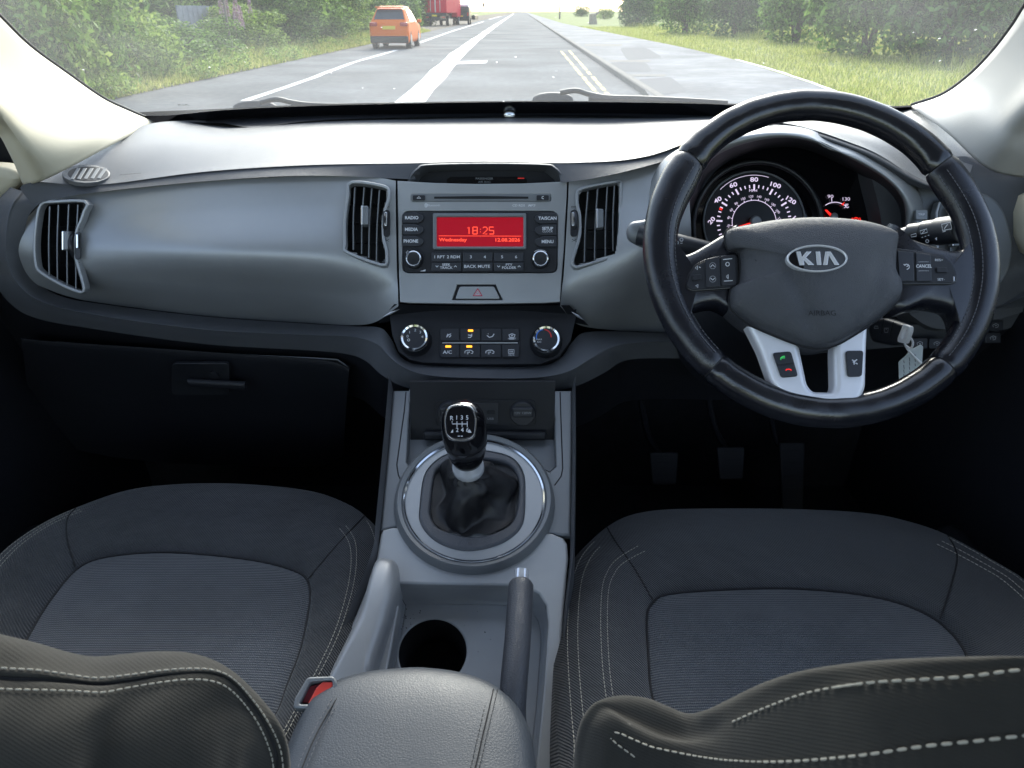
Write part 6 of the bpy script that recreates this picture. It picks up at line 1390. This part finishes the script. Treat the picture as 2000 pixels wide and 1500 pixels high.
S2_ = seat_cushion(ds, [(x, y, zz(x, 1620, 520, y, 1040)) for x, y in DO], [(x, y, zp - .004) for x, y in DI], (1560, 1330, zp - .002), zp, .018,
    [((1188, 1032), (1276, 1186)), ((1850, 1048), (1832, 1225))], [((1160, 1052), (1130, 1500), .05), ((1150, 1060), (1130, 1500), .17), ((1185, 1035), (1150, 1500), .44), ((1185, 1035), (1150, 1500), .52), ((1855, 1050), (2100, 1350), .05), ((1855, 1050), (2100, 1350), .18), ((1855, 1050), (2100, 1350), .27)])
# cushion bases
for e, x in ((ps, -.41), (ds, .33)): box('seat_base', (x, .55, .53), (.46, .46, .16), M['lower'], e, .02)
# backrests (near the camera)
def rowD(pts): return [D(x, y, d) for x, y, d in pts]
sil = [(-620, 1195, 0.420), (-340, 1183, 0.400), (-120, 1205, .40), (0, 1238, .41), (70, 1256, .42), (140, 1277, .43), (190, 1284, .435), (250, 1278, .44), (310, 1274, .445), (365, 1277, .45), (415, 1293, .45), (462, 1322, .455), (510, 1367, .46), (545, 1412, .46), (562, 1452, .46), (568, 1500, .46), (570, 1600, .46)]
s1 = [(-620, 1280, 0.395), (-340, 1268, 0.375), (-120, 1290, .375), (0, 1304, .385), (70, 1308, .39), (140, 1318, .40), (190, 1324, .405), (250, 1318, .41), (310, 1310, .415), (365, 1306, .42), (415, 1308, .425), (455, 1325, .43), (495, 1368, .44), (525, 1412, .445), (545, 1455, .45), (553, 1500, .45), (556, 1600, .45)]
s2 = [(-620, 1325, 0.388), (-340, 1313, 0.368), (-120, 1335, .368), (0, 1345, .378), (70, 1347, .383), (140, 1349, .392), (200, 1352, .398), (250, 1343, .405), (310, 1333, .41), (365, 1327, .415), (410, 1329, .42), (445, 1343, .425), (480, 1378, .435), (508, 1420, .44), (525, 1460, .445), (534, 1500, .448), (538, 1600, .448)]
s3 = [(-620, 1450, 0.372), (-340, 1438, 0.352), (-120, 1460, .352), (0, 1460, .362), (70, 1460, .367), (140, 1460, .375), (190, 1462, .386), (250, 1462, .386), (300, 1460, .39), (350, 1455, .397), (390, 1452, .402), (420, 1455, .408), (445, 1470, .416), (465, 1490, .42), (475, 1510, .425), (480, 1540, .43), (480, 1620, .43)]
s4 = [(x, y + 260, d - .015) for x, y, d in s3]; s0 = [(x, y + 90, d + .06) for x, y, d in sil]
sg = [(-620, 1302, 0.394), (-340, 1290, 0.374), (-120, 1312, .374), (0, 1324, .3835), (70, 1327, .389), (140, 1334, .398), (195, 1338, .4035), (250, 1331, .4095), (310, 1322, .4145), (365, 1317, .4195), (412, 1318, .4245), (450, 1334, .430), (488, 1373, .4395), (517, 1416, .4445), (535, 1457, .449), (543, 1500, .4505), (547, 1600, .4505)]
bk1 = loft2('backrest', [rowD(s0), rowD(sil), rowD(s1), rowD(sg), rowD(s2), rowD(s3), rowD(s4)], M['fabnear'], ps, nv=8, k=8)
def lift(P, d=.0012): return [p + (CAMP - p).normalized() * d for p in P]
for r in (s1, s2): stitches('stitching', lift(cr(rowD(r), 8), .0012), M['thread'], bk1, .0038, .0029, .00042)
tube('seam', lift(cr(rowD(sg), 8), -.0002), .0012, M['seam'], bk1, 6)
dsil = [(1112, 1620, .50), (1118, 1520, .50), (1124, 1450, .495), (1138, 1402, .49), (1168, 1371, .485), (1212, 1359, .48), (1262, 1363, .47), (1300, 1378, .46), (1340, 1394, .45), (1378, 1388, .43), (1425, 1366, .41), (1490, 1335, .385), (1570, 1311, .36), (1690, 1294, .335), (1800, 1287, .32), (1900, 1285, .31), (2000, 1288, .30), (2150, 1300, .29)]
dA = [(1125, 1620, .48), (1135, 1520, .478), (1145, 1450, .475), (1158, 1410, .472), (1182, 1385, .47), (1218, 1400, .462), (1262, 1420, .452), (1300, 1435, .442), (1340, 1440, .432), (1385, 1432, .414), (1430, 1410, .393), (1500, 1380, .368), (1580, 1352, .345), (1690, 1334, .32), (1800, 1327, .307), (1900, 1320, .298), (2000, 1308, .29), (2150, 1310, .28)]
dB = [(1140, 1640, .465), (1150, 1560, .463), (1165, 1500, .46), (1180, 1450, .458), (1200, 1430, .456), (1232, 1442, .448), (1270, 1458, .438), (1305, 1466, .43), (1345, 1474, .42), (1395, 1482, .40), (1440, 1486, .38), (1510, 1488, .355), (1590, 1484, .333), (1690, 1474, .31), (1800, 1458, .297), (1900, 1448, .29), (2000, 1437, .283), (2150, 1425, .274)]
dC = [(x, y + 190, d - .012) for x, y, d in dB]; d0 = [(x, y + 80, d + .06) for x, y, d in dsil]
bk2 = loft2('backrest', [rowD(d0), rowD(dsil), rowD(dA), rowD(dB), rowD(dC)], M['fabnear'], ds, nv=10, k=8)
R2 = cr(rowD(dA), 8); R3 = cr(rowD(dB), 8); k_ = 8
stitches('stitching', lift(R2[10 * k_:13 * k_ + 1], .001), M['thread'], bk2, .0048, .0034, .0005)
stitches('stitching', lift(R2[13 * k_ - 4:], .001), M['thread'], bk2, .0050, .0037, .00062)
Rq = cr(rowD([(1640, 1302, .3425), (1690, 1299, .334), (1800, 1293, .3185), (1900, 1291, .3085), (2000, 1294, .2985), (2150, 1306, .289)]), 8)
stitches('stitching', lift(Rq, .003), M['thread'], bk2, .0054, .0038, .0006)
stitches('stitching', lift(R3[4 * k_:11 * k_ + 1], .001), M['thread'], bk2, .0048, .0036, .0005)
stitches('stitching', lift(R3[11 * k_ - 2:], .001), M['thread'], bk2, .0052, .0038, .00066)
Rs = cr(rowD([(1158, 1391, .482), (1175, 1420, .470), (1200, 1449, .456), (1228, 1470, .4485), (1255, 1489, .443), (1290, 1510, .435)]), 8)
stitches('stitching', lift(Rs, .003), M['thread'], bk2, .0042, .0032, .0005)
Rt = cr(rowD([(1275, 1371, .466), (1300, 1384, .457), (1330, 1400, .449)]), 8)
stitches('stitching', lift(Rt, .002), M['thread'], bk2, .0042, .0032, .0005)
Ru = cr(rowD([(1181, 1374, .478), (1198, 1395, .470), (1218, 1414, .462), (1245, 1431, .453), (1268, 1443, .446)]), 8)
stitches('stitching', lift(Ru, .003), M['thread'], bk2, .0042, .0032, .0005)
# ================================================================ outside the glass: wipers, bonnet
bn = empty('bonnet', (0, 2.0, 1.0), 'car bonnet in front of the windscreen', 'bonnet')
loft('panel', [[Vector((x, 1.56, 1.03 - .10 * (x / .8) ** 2)) for x in np.linspace(-.8, .8, 13)], [Vector((x, 2.1, .98 - .10 * (x / .8) ** 2)) for x in np.linspace(-.8, .8, 13)], [Vector((x, 2.5, .86 - .12 * (x / .8) ** 2)) for x in np.linspace(-.78, .78, 13)]], M['silver_dark'], bn, nu=13, nv=4)
loft2('cowl', [[W(x, y, .012) for x, y in [(200, 222), (440, 212), (640, 203), (1000, 197), (1300, 199), (1450, 203), (1700, 208), (1800, 204)]], [W(x, y, -.0) + Vector((0, .05, -.06)) for x, y in [(200, 240), (440, 222), (640, 213), (1000, 207), (1300, 209), (1450, 212), (1700, 215), (1800, 215)]]], M['rubber'], bn, nv=2)
M['wiper'] = mat('wiper_black', (.025, .027, .03), .5)
for bx, by, w_, pts, lb in ((496, 210, 44, [(510, 200), (540, 194), (570, 200), (610, 205), (690, 207), (760, 205)], 'black wiper resting at the left base of the windscreen'),
                        (1080, 194, 41, [(1095, 181), (1125, 177), (1150, 184), (1185, 190), (1250, 192), (1340, 196), (1420, 201)], 'black wiper resting near the centre base of the windscreen')):
    e = empty('windscreen_wiper', W(bx, by, .03), lb, 'wiper', 'windscreen wipers')
    f = Frame(W(bx, by + 6, .03), (1, 0, 0), (0, .5, 1))
    plate('pivot_cap', [[(bx - w_, by + 8)] + [(bx + w_ * math.cos(math.radians(a)), by + 2 - 18 * math.sin(math.radians(a)) ** .7) for a in range(180, -1, -12)] + [(bx + w_, by + 8)]], f, -.02, .0, M['wiper'], e, bev=.006, bres=3)
    tube('arm', cr([W(x, y, .035) for x, y in pts], 5), .0045, M['wiper'], e, 8)
    tube('blade', [W(x, y, .018) for x, y in [(pts[2][0], pts[2][1] + 8), (pts[-1][0], pts[-1][1] + 2)]], .005, M['rubber'], e, 6)
